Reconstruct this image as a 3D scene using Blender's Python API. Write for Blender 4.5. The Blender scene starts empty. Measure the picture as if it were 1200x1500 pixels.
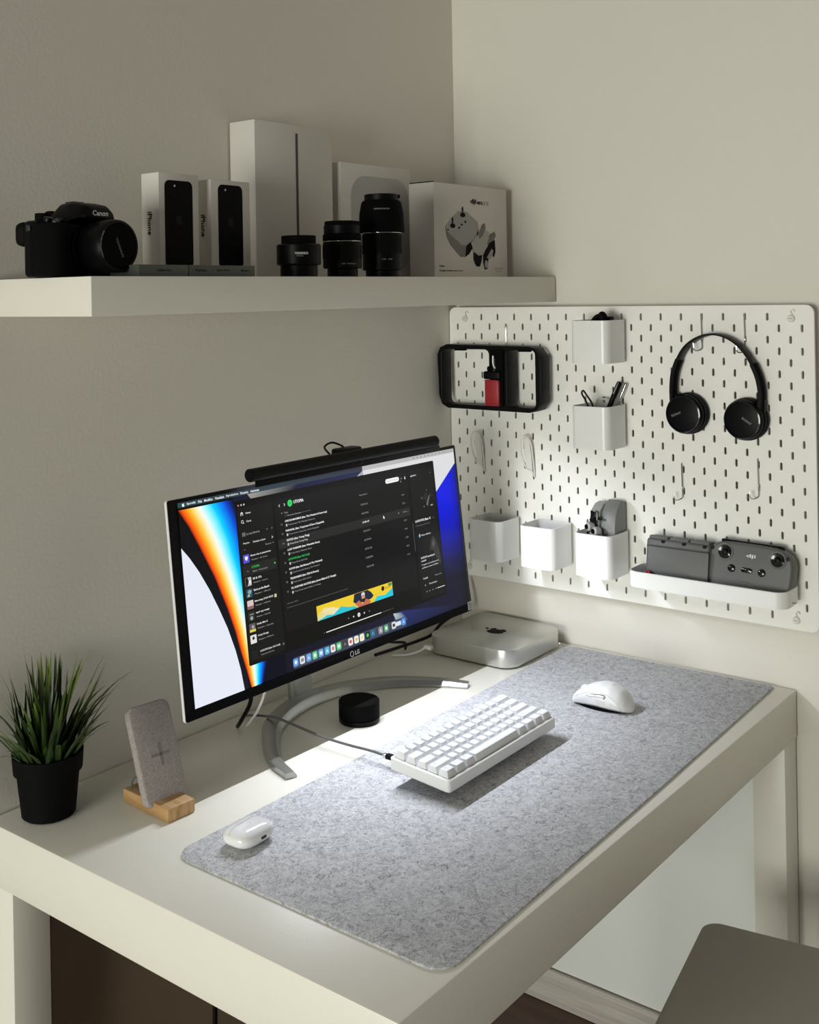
import bpy, bmesh, math, random
from math import sin, cos, pi, radians
from mathutils import Matrix, Vector
random.seed(7)
sc = bpy.context.scene
COL = sc.collection

# ------------------------------------------------------------------ camera
cam = bpy.data.cameras.new('camera'); co = bpy.data.objects.new('camera', cam); COL.objects.link(co)
cam.sensor_fit = 'HORIZONTAL'; cam.sensor_width = 36; cam.lens = 1652.51 * 36 / 1200
cam.shift_x = (600 - 572.75) / 1200; cam.shift_y = (430.08 - 750) / 1200
cam.clip_start = .05; cam.clip_end = 50
r0 = Vector((.621838, -.782948, -.017599)); r1 = Vector((-.010771, .013920, -.999845)); r2 = r0.cross(r1)
co.matrix_world = Matrix.Translation((-1.9813, -1.3933, .7046)) @ Matrix((r0, -r1, -r2)).transposed().to_4x4()
sc.camera = co

# ------------------------------------------------------------------ light
w = bpy.data.worlds.new('world'); sc.world = w; w.use_nodes = True
bg = w.node_tree.nodes['Background']; bg.inputs[0].default_value = (1, .93, .88, 1); bg.inputs[1].default_value = .125


def area(name, loc, target, sx, sy, power, col, spread=180):
    l = bpy.data.lights.new(name, 'AREA'); l.shape = 'RECTANGLE'; l.size = sx; l.size_y = sy
    l.energy = power; l.color = col; l.spread = radians(spread)
    o = bpy.data.objects.new(name, l); COL.objects.link(o); o.location = loc
    o.rotation_euler = (Vector(target) - Vector(loc)).to_track_quat('-Z', 'Z').to_euler()
    return o


area('window_daylight', (-5.2, -.72, .25), (0, -.42, .05), 1.35, 1.9, 142, (.985, 1, .90))
sc.view_settings.view_transform = 'Standard'; sc.view_settings.look = 'None'
sc.view_settings.gamma = 1; sc.view_settings.use_curve_mapping = False; sc.view_settings.exposure = 0


# ------------------------------------------------------------------ materials
def lin(c):
    return tuple((x / 12.92 if x <= .04045 else ((x + .055) / 1.055) ** 2.4) for x in c)


def rgb(r, g, b): return lin((r / 255, g / 255, b / 255))


def mat(name, c, rough=.5, metal=0., bump=0., bscale=300., var=0., vscale=8., emit=None, spec=None, coat=0):
    m = bpy.data.materials.new(name); m.use_nodes = True; nt = m.node_tree; N = nt.nodes; L = nt.links
    b = N['Principled BSDF']; b.inputs['Base Color'].default_value = (*c, 1); b.inputs['Roughness'].default_value = rough
    b.inputs['Metallic'].default_value = metal
    if spec is not None: b.inputs['Specular IOR Level'].default_value = spec
    if coat: b.inputs['Coat Weight'].default_value = coat
    if emit: b.inputs['Emission Color'].default_value = (*emit[0], 1); b.inputs['Emission Strength'].default_value = emit[1]
    tc = N.new('ShaderNodeTexCoord')
    if var:
        n = N.new('ShaderNodeTexNoise'); n.inputs['Scale'].default_value = vscale; n.inputs['Detail'].default_value = 4
        L.new(tc.outputs['Object'], n.inputs['Vector'])
        mx = N.new('ShaderNodeMix'); mx.data_type = 'RGBA'
        mx.inputs[6].default_value = (*[x * (1 - var) for x in c], 1); mx.inputs[7].default_value = (*[min(1, x * (1 + var)) for x in c], 1)
        L.new(n.outputs['Fac'], mx.inputs[0]); L.new(mx.outputs[2], b.inputs['Base Color'])
    if bump:
        n = N.new('ShaderNodeTexNoise'); n.inputs['Scale'].default_value = bscale; n.inputs['Detail'].default_value = 3
        L.new(tc.outputs['Object'], n.inputs['Vector'])
        bp = N.new('ShaderNodeBump'); bp.inputs['Strength'].default_value = bump; bp.inputs['Distance'].default_value = .001
        L.new(n.outputs['Fac'], bp.inputs['Height']); L.new(bp.outputs[0], b.inputs['Normal'])
    return m


M = {}
M['wall'] = mat('wall_paint', (.75, .72, .645), .75, bump=.3, bscale=160, var=.02, vscale=2)
M['panelwhite'] = mat('panel_white', (.80, .82, .80), .38, var=.02, vscale=2)
M['shelf'] = mat('shelf_foil', (.74, .715, .64), .45, var=.01)
M['desk'] = mat('desk_paint', (.80, .78, .70), .36, bump=.1, bscale=200, var=.01)
M['peg'] = mat('pegboard_white', (.88, .87, .82), .5)
M['cup'] = mat('cup_white', (.84, .84, .82), .3)
M['whiteplastic'] = mat('white_plastic', (.78, .78, .78), .38)
M['glosswhite'] = mat('gloss_white', (.86, .86, .87), .1, coat=.6)
M['key'] = mat('keycap_white', (.76, .77, .79), .5)
M['legend'] = mat('keycap_legend', (.45, .45, .47), .6)
M['black'] = mat('black_plastic', (.0025, .0025, .003), .40, spec=.12)
M['blackmatte'] = mat('black_matte', (.002, .002, .0023), .75, bump=.3, bscale=900, spec=.07)
M['blackgloss'] = mat('black_gloss', (.006, .006, .007), .12)
M['rubber'] = mat('black_rubber', (.003, .003, .003), .7, spec=.1)
M['grip'] = mat('textured_grip', (.0025, .0025, .0025), .75, bump=1, bscale=1500, spec=.08)
M['alu'] = mat('brushed_aluminium', (.62, .62, .59), .32, metal=.9, bump=.03, bscale=900)
M['foot'] = mat('satin_silver', (.42, .43, .42), .3, metal=.85)
M['chrome'] = mat('chrome', (.7, .7, .7), .18, metal=1)
M['wire'] = mat('white_wire', (.75, .74, .68), .3)
M['card'] = mat('box_card_white', (.66, .63, .58), .55, var=.01)
M['cardw'] = mat('box_card_bright', (.84, .82, .78), .5, var=.01)
M['ink'] = mat('print_black', (.003, .003, .0035), .5, spec=.06)
M['inkdark'] = mat('print_dark', (.010, .010, .011), .5, spec=.1)
M['inkpale'] = mat('print_pale_grey', (.40, .39, .37), .5)
M['inkgrey'] = mat('print_grey', (.16, .15, .14), .5)
M['inkmid'] = mat('print_mid_grey', (.34, .33, .32), .5)
M['inklight'] = mat('print_light_grey', (.55, .54, .52), .5)
M['inkbrown'] = mat('print_brown', (.045, .03, .028), .5)
M['silverprint'] = mat('print_silver', (.43, .42, .41), .5)
M['darkgreen'] = mat('dark_sleeve', (.075, .085, .072), .5, var=.1)
M['whiteink'] = mat('print_white', (.75, .75, .75), .5)
M['dimink'] = mat('print_dim', (.22, .22, .22), .5)
M['red'] = mat('red_anodised', (.32, .012, .02), .4)
M['drone'] = mat('drone_grey', (.20, .205, .20), .45)
M['dronel'] = mat('drone_light_grey', (.36, .36, .35), .45)
M['remote'] = mat('remote_grey', (.115, .117, .113), .5, bump=.15, bscale=800)
M['hub'] = mat('hub_grey', (.10, .102, .098), .5, bump=.1, bscale=800)
M['soil'] = mat('moss_soil', (.012, .015, .008), .95, bump=1, bscale=200)
M['pot'] = mat('pot_black', (.002, .002, .0022), .7, bump=.2, bscale=600, spec=.1)
M['taupe'] = mat('seat_taupe', (.34, .315, .265), .5, bump=.25, bscale=500, var=.03)
M['darkmetal'] = mat('dark_metal', (.05, .05, .05), .4, metal=.6)
M['cable'] = mat('cable_grey', (.10, .10, .10), .5)
M['glass'] = mat('screen_glass', (.01, .01, .01), .1)
M['led'] = mat('led_diffuser', (.9, .9, .9), .5, emit=((.80, .88, 1), 22))
M['ledwhite'] = mat('status_led', (.9, .9, .9), .5, emit=((1, 1, 1), 2))
M['shadeboard'] = mat('brown_shade_board', (.21, .15, .10), .6, var=.15)  # brown colour stands for the shade on the wall under the desk


def fibre(name, base, dark, light, sc1, sc2, bump, stretch=(1, 1, 1)):
    m = bpy.data.materials.new(name); m.use_nodes = True; nt = m.node_tree; N = nt.nodes; L = nt.links
    b = N['Principled BSDF']; b.inputs['Roughness'].default_value = .92; b.inputs['Specular IOR Level'].default_value = .15
    tc = N.new('ShaderNodeTexCoord'); mp = N.new('ShaderNodeMapping'); mp.inputs['Scale'].default_value = stretch
    L.new(tc.outputs['Object'], mp.inputs[0])
    a = N.new('ShaderNodeTexNoise'); a.inputs['Scale'].default_value = sc1; a.inputs['Detail'].default_value = 7; a.inputs['Roughness'].default_value = .68; a.inputs['Distortion'].default_value = 1.6
    c = N.new('ShaderNodeTexNoise'); c.inputs['Scale'].default_value = sc2; c.inputs['Detail'].default_value = 4; c.inputs['Distortion'].default_value = 2.5
    L.new(mp.outputs[0], a.inputs[0]); L.new(mp.outputs[0], c.inputs[0])
    ad = N.new('ShaderNodeMath'); ad.operation = 'MULTIPLY_ADD'; ad.inputs[1].default_value = .5
    hf = N.new('ShaderNodeMath'); hf.operation = 'MULTIPLY'; hf.inputs[1].default_value = .5
    L.new(c.outputs['Fac'], hf.inputs[0]); L.new(a.outputs['Fac'], ad.inputs[0]); L.new(hf.outputs[0], ad.inputs[2])
    cr = N.new('ShaderNodeValToRGB'); e = cr.color_ramp.elements
    e[0].position = .36; e[0].color = (*dark, 1); e[1].position = .62; e[1].color = (*light, 1)
    k = e.new(.48); k.color = (*base, 1)
    L.new(ad.outputs[0], cr.inputs[0]); L.new(cr.outputs[0], b.inputs['Base Color'])
    bp = N.new('ShaderNodeBump'); bp.inputs['Strength'].default_value = bump; bp.inputs['Distance'].default_value = .001
    L.new(ad.outputs[0], bp.inputs['Height']); L.new(bp.outputs[0], b.inputs['Normal'])
    return m


M['felt'] = fibre('grey_felt', (.49, .495, .515), (.17, .175, .19), (.70, .705, .73), 75, 260, .6)
M['fabric'] = fibre('grey_fabric', (.32, .29, .275), (.20, .18, .17), (.47, .43, .41), 300, 900, .5, (1, 1, .4))
M['bluedot'] = mat('fabric_emboss', (.20, .18, .17), .9)


def wood(name, c1, c2, scale, axis='X', rough=.45, stretch=(1, 1, 1)):
    m = bpy.data.materials.new(name); m.use_nodes = True; nt = m.node_tree; N = nt.nodes; L = nt.links
    b = N['Principled BSDF']; b.inputs['Roughness'].default_value = rough
    tc = N.new('ShaderNodeTexCoord'); mp = N.new('ShaderNodeMapping'); mp.inputs['Scale'].default_value = stretch
    L.new(tc.outputs['Object'], mp.inputs[0])
    a = N.new('ShaderNodeTexNoise'); a.inputs['Scale'].default_value = scale; a.inputs['Detail'].default_value = 5
    L.new(mp.outputs[0], a.inputs[0])
    cr = N.new('ShaderNodeValToRGB'); e = cr.color_ramp.elements
    e[0].position = .35; e[0].color = (*c1, 1); e[1].position = .65; e[1].color = (*c2, 1)
    L.new(a.outputs['Fac'], cr.inputs[0]); L.new(cr.outputs[0], b.inputs['Base Color'])
    return m


M['bamboo'] = wood('bamboo', (.36, .20, .075), (.55, .35, .16), 60, stretch=(3, .15, .6))
M['greywood'] = wood('grey_washed_wood', (.44, .40, .37), (.58, .54, .50), 30, stretch=(1, .15, 6))
M['brownfloor'] = wood('brown_floorboards', (.055, .025, .016), (.10, .048, .03), 14, stretch=(4, .4, 1))


def grass_mat():
    m = bpy.data.materials.new('grass_green'); m.use_nodes = True; nt = m.node_tree; N = nt.nodes; L = nt.links
    b = N['Principled BSDF']; b.inputs['Roughness'].default_value = .42
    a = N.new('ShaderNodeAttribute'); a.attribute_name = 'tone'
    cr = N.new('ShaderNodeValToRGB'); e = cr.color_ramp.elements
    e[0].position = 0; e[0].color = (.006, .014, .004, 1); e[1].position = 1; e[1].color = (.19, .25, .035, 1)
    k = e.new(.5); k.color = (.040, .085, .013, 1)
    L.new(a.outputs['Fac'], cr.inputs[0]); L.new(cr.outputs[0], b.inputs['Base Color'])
    return m


M['grass'] = grass_mat()


# ------------------------------------------------------------------ object helpers
def link(name, me, m=None, parent=None, loc=None, rot=None, mx=None, smooth=True):
    o = bpy.data.objects.new(name, me); COL.objects.link(o)
    if m is not None: me.materials.append(M[m] if isinstance(m, str) else m)
    if parent is not None: o.parent = parent
    if mx is not None: o.matrix_local = mx
    if loc is not None: o.location = loc
    if rot is not None: o.rotation_euler = rot
    if smooth and len(me.polygons):
        me.polygons.foreach_set('use_smooth', [True] * len(me.polygons))
        try: me.set_sharp_from_angle(angle=radians(38))
        except Exception: pass
    return o


def obj(name, bm, m=None, parent=None, **k):
    bmesh.ops.recalc_face_normals(bm, faces=bm.faces)
    me = bpy.data.meshes.new(name); bm.to_mesh(me); bm.free()
    return link(name, me, m, parent, **k)


def thing(name, label, cat, loc=(0, 0, 0), rot=(0, 0, 0), group=None, mx=None):
    o = bpy.data.objects.new(name, None); COL.objects.link(o); o.location = loc; o.rotation_euler = rot
    o.empty_display_size = .02
    if mx is not None: o.matrix_world = mx
    o['label'] = label; o['category'] = cat
    if group: o['group'] = group
    return o


def tag(o, label=None, cat=None, group=None, kind=None):
    if label: o['label'] = label
    if cat: o['category'] = cat
    if group: o['group'] = group
    if kind: o['kind'] = kind
    return o


def box(w, d, h, c=(0, 0, 0), r=0, seg=2, which='all', bm=None, mx=None):
    nb = bmesh.new()
    bmesh.ops.create_cube(nb, size=1); bmesh.ops.scale(nb, vec=(w, d, h), verts=nb.verts)
    if r:
        if which == 'all': E = nb.edges[:]
        else:
            ax = 'xyz'.index(which)
            E = [e for e in nb.edges if abs((e.verts[0].co - e.verts[1].co)[ax]) > 1e-6]
        bmesh.ops.bevel(nb, geom=E, offset=r, segments=seg, affect='EDGES', profile=.5)
    bmesh.ops.translate(nb, vec=c, verts=nb.verts)
    if mx is not None: bmesh.ops.transform(nb, matrix=mx, verts=nb.verts)
    if bm is None: return nb
    return merge(bm, nb)


def merge(bm, nb):
    me = bpy.data.meshes.new('tmp'); nb.to_mesh(me); nb.free(); bm.from_mesh(me); bpy.data.meshes.remove(me); return bm


def rrect(w, h, r, n=6, c=(0, 0)):
    P = []
    for cx, cy, a0 in ((w / 2 - r, h / 2 - r, 0), (-w / 2 + r, h / 2 - r, 90), (-w / 2 + r, -h / 2 + r, 180), (w / 2 - r, -h / 2 + r, 270)):
        for i in range(n + 1):
            a = radians(a0 + 90 * i / n); P.append((c[0] + cx + r * cos(a), c[1] + cy + r * sin(a)))
    return P


def circ(r, n=32, c=(0, 0), ry=None):
    return [(c[0] + r * cos(2 * pi * i / n), c[1] + (ry or r) * sin(2 * pi * i / n)) for i in range(n)]


def prism(pts, z0, z1, bev=0, bm=None, mx=None, seg=2):
    nb = bmesh.new()
    vs = [nb.verts.new((x, y, z0)) for x, y in pts]; f = nb.faces.new(vs)
    g = bmesh.ops.extrude_face_region(nb, geom=[f]); nv = [v for v in g['geom'] if isinstance(v, bmesh.types.BMVert)]
    bmesh.ops.translate(nb, vec=(0, 0, z1 - z0), verts=nv)
    if bev:
        E = [e for e in nb.edges if abs(e.verts[0].co.z - e.verts[1].co.z) < 1e-7]
        bmesh.ops.bevel(nb, geom=E, offset=bev, segments=seg, affect='EDGES', profile=.5)
    if mx is not None: bmesh.ops.transform(nb, matrix=mx, verts=nb.verts)
    if bm is None: return nb
    return merge(bm, nb)


def lathe(prof, n=40, bm=None, mx=None):
    nb = bmesh.new(); rings = []
    for r, z in prof:
        if r < 1e-6: rings.append([nb.verts.new((0, 0, z))])
        else: rings.append([nb.verts.new((r * cos(2 * pi * i / n), r * sin(2 * pi * i / n), z)) for i in range(n)])
    for A, B in zip(rings, rings[1:]):
        for i in range(n):
            j = (i + 1) % n
            if len(A) == 1 and len(B) == 1: continue
            if len(A) == 1: nb.faces.new((A[0], B[i], B[j]))
            elif len(B) == 1: nb.faces.new((A[i], A[j], B[0]))
            else: nb.faces.new((A[i], A[j], B[j], B[i]))
    if mx is not None: bmesh.ops.transform(nb, matrix=mx, verts=nb.verts)
    if bm is None: return nb
    return merge(bm, nb)


def smoothpath(P, n=6):
    P = [Vector(p) for p in P]; out = []
    for i in range(len(P) - 1):
        a = P[max(i - 1, 0)]; b = P[i]; c = P[i + 1]; d = P[min(i + 2, len(P) - 1)]
        for k in range(n):
            t = k / n
            out.append(.5 * ((2 * b) + (c - a) * t + (2 * a - 5 * b + 4 * c - d) * t * t + (3 * b - a - 3 * c + d) * t ** 3))
    out.append(P[-1]); return out


def tube(P, r, n=8, sm=6, bm=None, flat=1.0):
    P = smoothpath(P, sm) if sm else [Vector(p) for p in P]
    nb = bmesh.new(); rings = []; up = Vector((0, 0, 1)); prev = None
    for i, p in enumerate(P):
        t = (P[min(i + 1, len(P) - 1)] - P[max(i - 1, 0)]).normalized()
        if prev is None:
            s = t.cross(up) if abs(t.dot(up)) < .95 else t.cross(Vector((1, 0, 0)))
        else: s = prev - t * prev.dot(t)
        s.normalize(); prev = s; u = s.cross(t)
        rr = r(i / (len(P) - 1)) if callable(r) else r
        rings.append([nb.verts.new(p + s * cos(2 * pi * k / n) * rr + u * sin(2 * pi * k / n) * rr * flat) for k in range(n)])
    for A, B in zip(rings, rings[1:]):
        for k in range(n): nb.faces.new((A[k], A[(k + 1) % n], B[(k + 1) % n], B[k]))
    nb.faces.new(rings[0][::-1]); nb.faces.new(rings[-1])
    if bm is None: return nb
    return merge(bm, nb)


def shape2d(outlines, ext, bev=0, name='shape'):
    """filled flat shape with holes (curve fill), centre plane z=0, half thickness ext"""
    cu = bpy.data.curves.new(name, 'CURVE'); cu.dimensions = '2D'; cu.fill_mode = 'BOTH'; cu.extrude = ext; cu.bevel_depth = bev; cu.bevel_resolution = 1
    for P in outlines:
        s = cu.splines.new('POLY'); s.points.add(len(P) - 1)
        for q, (x, y) in zip(s.points, P): q.co = (x, y, 0, 1)
        s.use_cyclic_u = True
    o = bpy.data.objects.new(name, cu); COL.objects.link(o)
    dg = bpy.context.evaluated_depsgraph_get(); me = bpy.data.meshes.new_from_object(o.evaluated_get(dg))
    bpy.data.objects.remove(o); bpy.data.curves.remove(cu)
    me.materials.clear(); return me


def textmesh(s, size=1, ext=0, align='CENTER', bold=0):
    cu = bpy.data.curves.new('t', 'FONT'); cu.body = s; cu.size = size; cu.align_x = align; cu.align_y = 'CENTER'
    cu.extrude = ext; cu.offset = bold; cu.resolution_u = 2
    o = bpy.data.objects.new('t', cu); COL.objects.link(o)
    dg = bpy.context.evaluated_depsgraph_get(); me = bpy.data.meshes.new_from_object(o.evaluated_get(dg))
    bpy.data.objects.remove(o); bpy.data.curves.remove(cu); me.materials.clear(); return me


def fittext(s, width, height=None, bold=0, align='CENTER', ext=0):
    """text mesh scaled to a width (and height of its bounding box)"""
    me = textmesh(s, 1, 0, align, bold)
    xs = [v.co.x for v in me.vertices]; ys = [v.co.y for v in me.vertices]
    sx = width / (max(xs) - min(xs)); sy = sx if height is None else height / (max(ys) - min(ys))
    ox = min(xs) if align == 'LEFT' else (min(xs) + max(xs)) / 2; oy = (min(ys) + max(ys)) / 2
    for v in me.vertices: v.co = ((v.co.x - ox) * sx, (v.co.y - oy) * sy, 0)
    return me


# frames: local x to the right, y up, z out of the surface
FR = Matrix(((0, 0, -1), (-1, 0, 0), (0, 1, 0))).to_4x4()        # on the right wall (x=0), faces -x
FL = Matrix(((1, 0, 0), (0, 0, -1), (0, 1, 0))).to_4x4()         # on the left wall (y=0), faces -y
FX = FR                                                          # a face that looks to -x


def T(x, y, z): return Matrix.Translation((x, y, z))
def RX(a): return Matrix.Rotation(radians(a), 4, 'X')
def RY(a): return Matrix.Rotation(radians(a), 4, 'Y')
def RZ(a): return Matrix.Rotation(radians(a), 4, 'Z')


APPLE = [(0, .30), (.10, .36), (.24, .37), (.36, .30), (.41, .22), (.31, .12), (.28, -.02), (.33, -.16), (.44, -.24), (.36, -.42), (.24, -.55),
         (.14, -.56), (.0, -.51), (-.13, -.56), (-.25, -.53), (-.37, -.38), (-.45, -.16), (-.46, .04), (-.40, .22), (-.28, .34), (-.14, .36)]
LEAF = [(.0, .42), (.02, .56), (.10, .66), (.22, .72), (.21, .58), (.13, .47)]


def apple(s):
    bm = bmesh.new()
    for P in (APPLE, LEAF):
        Q = smoothpath([(x * s, y * s, 0) for x, y in P] + [(P[0][0] * s, P[0][1] * s, 0)], 3)[:-1]
        bm.faces.new([bm.verts.new(q) for q in Q])
    me = bpy.data.meshes.new('apple'); bmesh.ops.triangulate(bm, faces=bm.faces); bm.to_mesh(me); bm.free(); return me


def flat(polys):
    bm = bmesh.new()
    for P, z in polys: bm.faces.new([bm.verts.new((x, y, z)) for x, y in P])
    bmesh.ops.triangulate(bm, faces=bm.faces)
    me = bpy.data.meshes.new('flat'); bm.to_mesh(me); bm.free(); return me


def joinmesh(items):
    bm = bmesh.new()
    for me, mx in items:
        n0 = len(bm.verts); bm.from_mesh(me); bm.verts.ensure_lookup_table()
        bmesh.ops.transform(bm, matrix=mx, verts=bm.verts[n0:]); bpy.data.meshes.remove(me)
    me = bpy.data.meshes.new('joined'); bm.to_mesh(me); bm.free(); return me


FLOOR = -.735
# ================================================================== SETTING
wl = obj('wall_left', box(6.2, .12, 2.75, (-3.05, .06, .64)), 'wall'); tag(wl, 'plain warm grey wall behind the monitor and shelf', 'wall', kind='structure')
wr = obj('wall_right', box(.12, 3.2, 2.75, (.06, -1.6, .64)), 'wall'); tag(wr, 'pale wall that carries the pegboard', 'wall', kind='structure')
fl = obj('floor', box(6.15, 3.2, .1, (-3.075, -1.6, FLOOR - .05)), 'brownfloor'); tag(fl, 'dark brown floor under the desk', 'floor', kind='structure')
b = obj('baseboard_right', box(.014, 3.16, .068, (-.0072, -1.61, FLOOR + .0345), .002), 'greywood'); tag(b, 'grey wood-grain skirting strip below the pegboard wall', 'baseboard', kind='structure')
b = obj('baseboard_left', box(4.2, .014, .068, (-2.13, -.0072, FLOOR + .0345), .002), 'greywood'); tag(b, 'grey wood-grain skirting strip along the wall behind the desk', 'baseboard', kind='structure')

pn = obj('wall_panel', box(.006, .63, .62, (-.0034, -.32, -.354), .0012), 'panelwhite')
tag(pn, 'smooth white board covering the wall under the desk, above grey skirting', 'panel')

# ================================================================== DESK
L_, D_, AP = 1.1318, .7125, .083
desk = thing('desk', 'off-white desk with thick square-edged top and square legs, standing in the corner', 'desk', (0, 0, FLOOR))
H = -FLOOR
obj('desktop', box(L_ - .004, D_ - .002, AP, (-(L_ + .004) / 2, -(D_ + .002) / 2, H - AP / 2), .0022), 'desk', desk)
for x in (-L_ + .0295, -.0335):
    for y in (-.0310, -D_ + .0305):
        obj('leg', box(.057, .057, H - AP, (x, y, (H - AP) / 2), .0015), 'desk', desk)

# brown board added so the wall under the desk reads as deep shade
bb = obj('shade_board', box(.96, .008, .64, (-.56, -.008, -.41), .001), 'shadeboard')
tag(bb, 'dark brown board added as painted shade on the wall underneath the desk', 'board')

# ================================================================== SHELF
SZ = .7329; SL = 1.1261; SD = .2445
s = obj('wall_shelf', box(SL - .004, SD - .001, .05, (-(SL + .004) / 2, -(SD + .001) / 2, SZ - .025), .0012), 'shelf')
tag(s, 'thick off-white floating shelf running along the wall to the corner', 'shelf')

# ================================================================== PEGBOARD
PBX = -.0303; PZ = .6731
pb = thing('pegboard', 'large white pegboard with oblong holes hung on the right wall', 'pegboard', mx=T(PBX, -.002, PZ) @ FR)
outl = [rrect(.76, .56, .014, 5, (.38, -.28))]


def slot(cx, cy, w=.0054, h=.0148, n=4):
    P = []
    for s_, a0 in ((1, 0), (-1, 180)):
        for i in range(n + 1):
            a = radians(a0 + 180 * i / n); P.append((cx + w / 2 * cos(a), cy + s_ * (h / 2 - w / 2) + w / 2 * sin(a)))
    return P


screws = [(.04, .02), (.72, .02), (.04, .54), (.72, .54)]
for r_ in range(27):
    v = .02 + .02 * r_
    for k in range(18 if r_ % 2 == 0 else 19):
        u = (.04 if r_ % 2 == 0 else .02) + .04 * k
        if any(abs(u - a) < .01 and abs(v - b_) < .01 for a, b_ in screws): continue
        outl.append(slot(u, -v))
me = shape2d(outl, .0018, .0006); link('perforated_panel', me, 'peg', pb, loc=(0, 0, -.0024), smooth=False)
for u, v in screws:
    bm = lathe([(0, .0045), (.0048, .0045), (.0064, .003), (.0068, 0), (.0068, -.001)], 24)
    sc_ = obj('screw_cap', bm, 'wire', pb, loc=(u + (.002 if u > .1 else 0), -v - .003, .0002))
    obj('slot_mark', box(.007, .0009, .0006, (0, 0, .0046)), 'dimink', sc_)
    bm = tube([(.001, .006, .001), (-.0015, .0105, .0015), (.0025, .014, .0015), (.0055, .0105, .001)], .0011, 6, 3)
    obj('hanger_loop', bm, 'wire', pb, loc=(u + .003, -v - .002, .001))
for u, v in screws[1:]:
    obj('spacer', lathe([(0, -.0245), (.009, -.0245), (.009, -.0046), (0, -.0046)], 20), 'wire', pb, loc=(u, -v, 0))
obj('spacer', lathe([(0, -.0245), (.009, -.0245), (.009, -.0046), (0, -.0046)], 20), 'wire', pb, loc=(.04, -.02, 0))


def PB(u, z, out=0): return T(PBX - out, -u, z) @ FR   # frame standing on the board face


# ------------------------------------------------------------------ cups
def make_cup(label):
    t = thing('pegboard_cup', label, 'container', group='white containers hooked on the pegboard')
    W, D, Hh, R, th = .079, .080, .080, .014, .0022
    Po = rrect(W, D, R, 7, (0, D / 2)); Pi = rrect(W - 2 * th, D - 2 * th, R - th, 7, (0, D / 2))
    bm = bmesh.new(); n = len(Po)
    lay = [[bm.verts.new((x, z_, y + .0015)) for x, y in P] for P, z_ in ((Po, .0), (Po, Hh - .0006), (Pi, Hh), (Pi, th))]
    for A, B in zip(lay, lay[1:]):
        for i in range(n): bm.faces.new((A[i], A[(i + 1) % n], B[(i + 1) % n], B[i]))
    bm.faces.new(lay[0]); bm.faces.new(lay[-1])
    obj('cup_body', bm, 'cup', t)
    for sx in (-.02, .02): obj('hook_tab', box(.004, .012, .010, (sx, Hh - .010, -.0035), .0008), 'cup', t)
    return t


def dup(root, mx, label):
    r = root.copy(); COL.objects.link(r); r.matrix_world = mx; r['label'] = label
    for ch in list(root.children):
        c = ch.copy(); COL.objects.link(c); c.parent = r
        for g in ch.children:
            d = g.copy(); COL.objects.link(d); d.parent = c
    return r


cups = [(.3745, .5685, 'topmost white pegboard container, beside the headphones, with dark cable ends in it'),
        (.3735, .4085, 'white pegboard container with pens, right below the topmost one'),
        (.1330, .1695, 'white pegboard container nearest the monitor, dark grey item down inside'),
        (.2530, .1700, 'middle one of the three white containers low on the pegboard'),
        (.3745, .1700, 'white pegboard container that holds the folded grey drone')]
cup0 = make_cup(cups[0][2]); cup0.matrix_world = PB(cups[0][0], cups[0][1])
for u, z_, lb in cups[1:]: dup(cup0, PB(u, z_), lb)

# ------------------------------------------------------------------ cup contents
t = thing('cable_bundle', 'black rolled cable ends sticking out of the topmost white container', 'cable', mx=PB(.386, .571, .045))
obj('cable', tube([(-.022, .01, 0), (-.018, .05, .0), (-.005, .083, .004), (.006, .086, .004), (.012, .05, 0), (.016, .005, 0)], .005, 8), 'blackmatte', t)
obj('cable', tube([(-.028, .01, .012), (-.022, .055, .012), (-.012, .080, .01), (.002, .083, .01), (.008, .05, .01)], .004, 8), 'black', t)
obj('plug', box(.016, .010, .008, (.012, .079, -.006), .002), 'black', t)

pens = [('black marker pen standing in the second container, leaning right', 'black', (-.018, .004, .03), (.031, .120, .015), .0047, 'pen'),
        ('silver pen leaning right behind the black marker', 'chrome', (-.010, .004, .008), (.040, .118, .006), .0032, 'pen')]
for lb, m_, a, b_, r_, c_ in pens:
    t = thing('pen', lb, 'pen', mx=PB(.3735, .4108, 0)); a = Vector(a); b_ = Vector(b_); d = (b_ - a)
    obj('barrel', tube([a, a + d * .8], r_, 12, 0), m_, t); obj('cap', tube([a + d * .75, a + d * .98, b_], lambda q: r_ * (1.12 if q < .8 else .8), 12, 0), m_, t)
    obj('clip', tube([a + d * .8 + Vector((0, .001, r_ + .001)), b_ + Vector((0, 0, r_ + .001))], .0009, 6, 0), 'chrome' if m_ == 'black' else 'black', t)
t = thing('scissors', 'small black-handled scissors in the second container, at its left', 'scissors', mx=PB(.3735, .4108, 0))
obj('handle', tube([(-.012, .060, .05), (-.022, .085, .052), (-.030, .098, .052), (-.027, .104, .052), (-.020, .096, .052), (-.010, .080, .05), (-.006, .062, .05)], .0018, 8), 'black', t)
obj('blade', tube([(.012, .004, .045), (-.012, .062, .05)], .002, 6, 0), 'chrome', t)
t = thing('clear_ruler', 'clear curved plastic strip inside the second container', 'ruler', mx=PB(.3735, .4108, 0))
obj('strip', tube([(-.02, .004, .02), (-.017, .078, .02), (-.002, .086, .02), (.012, .078, .02), (.015, .01, .02)], .002, 6), 'inklight', t)

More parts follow.
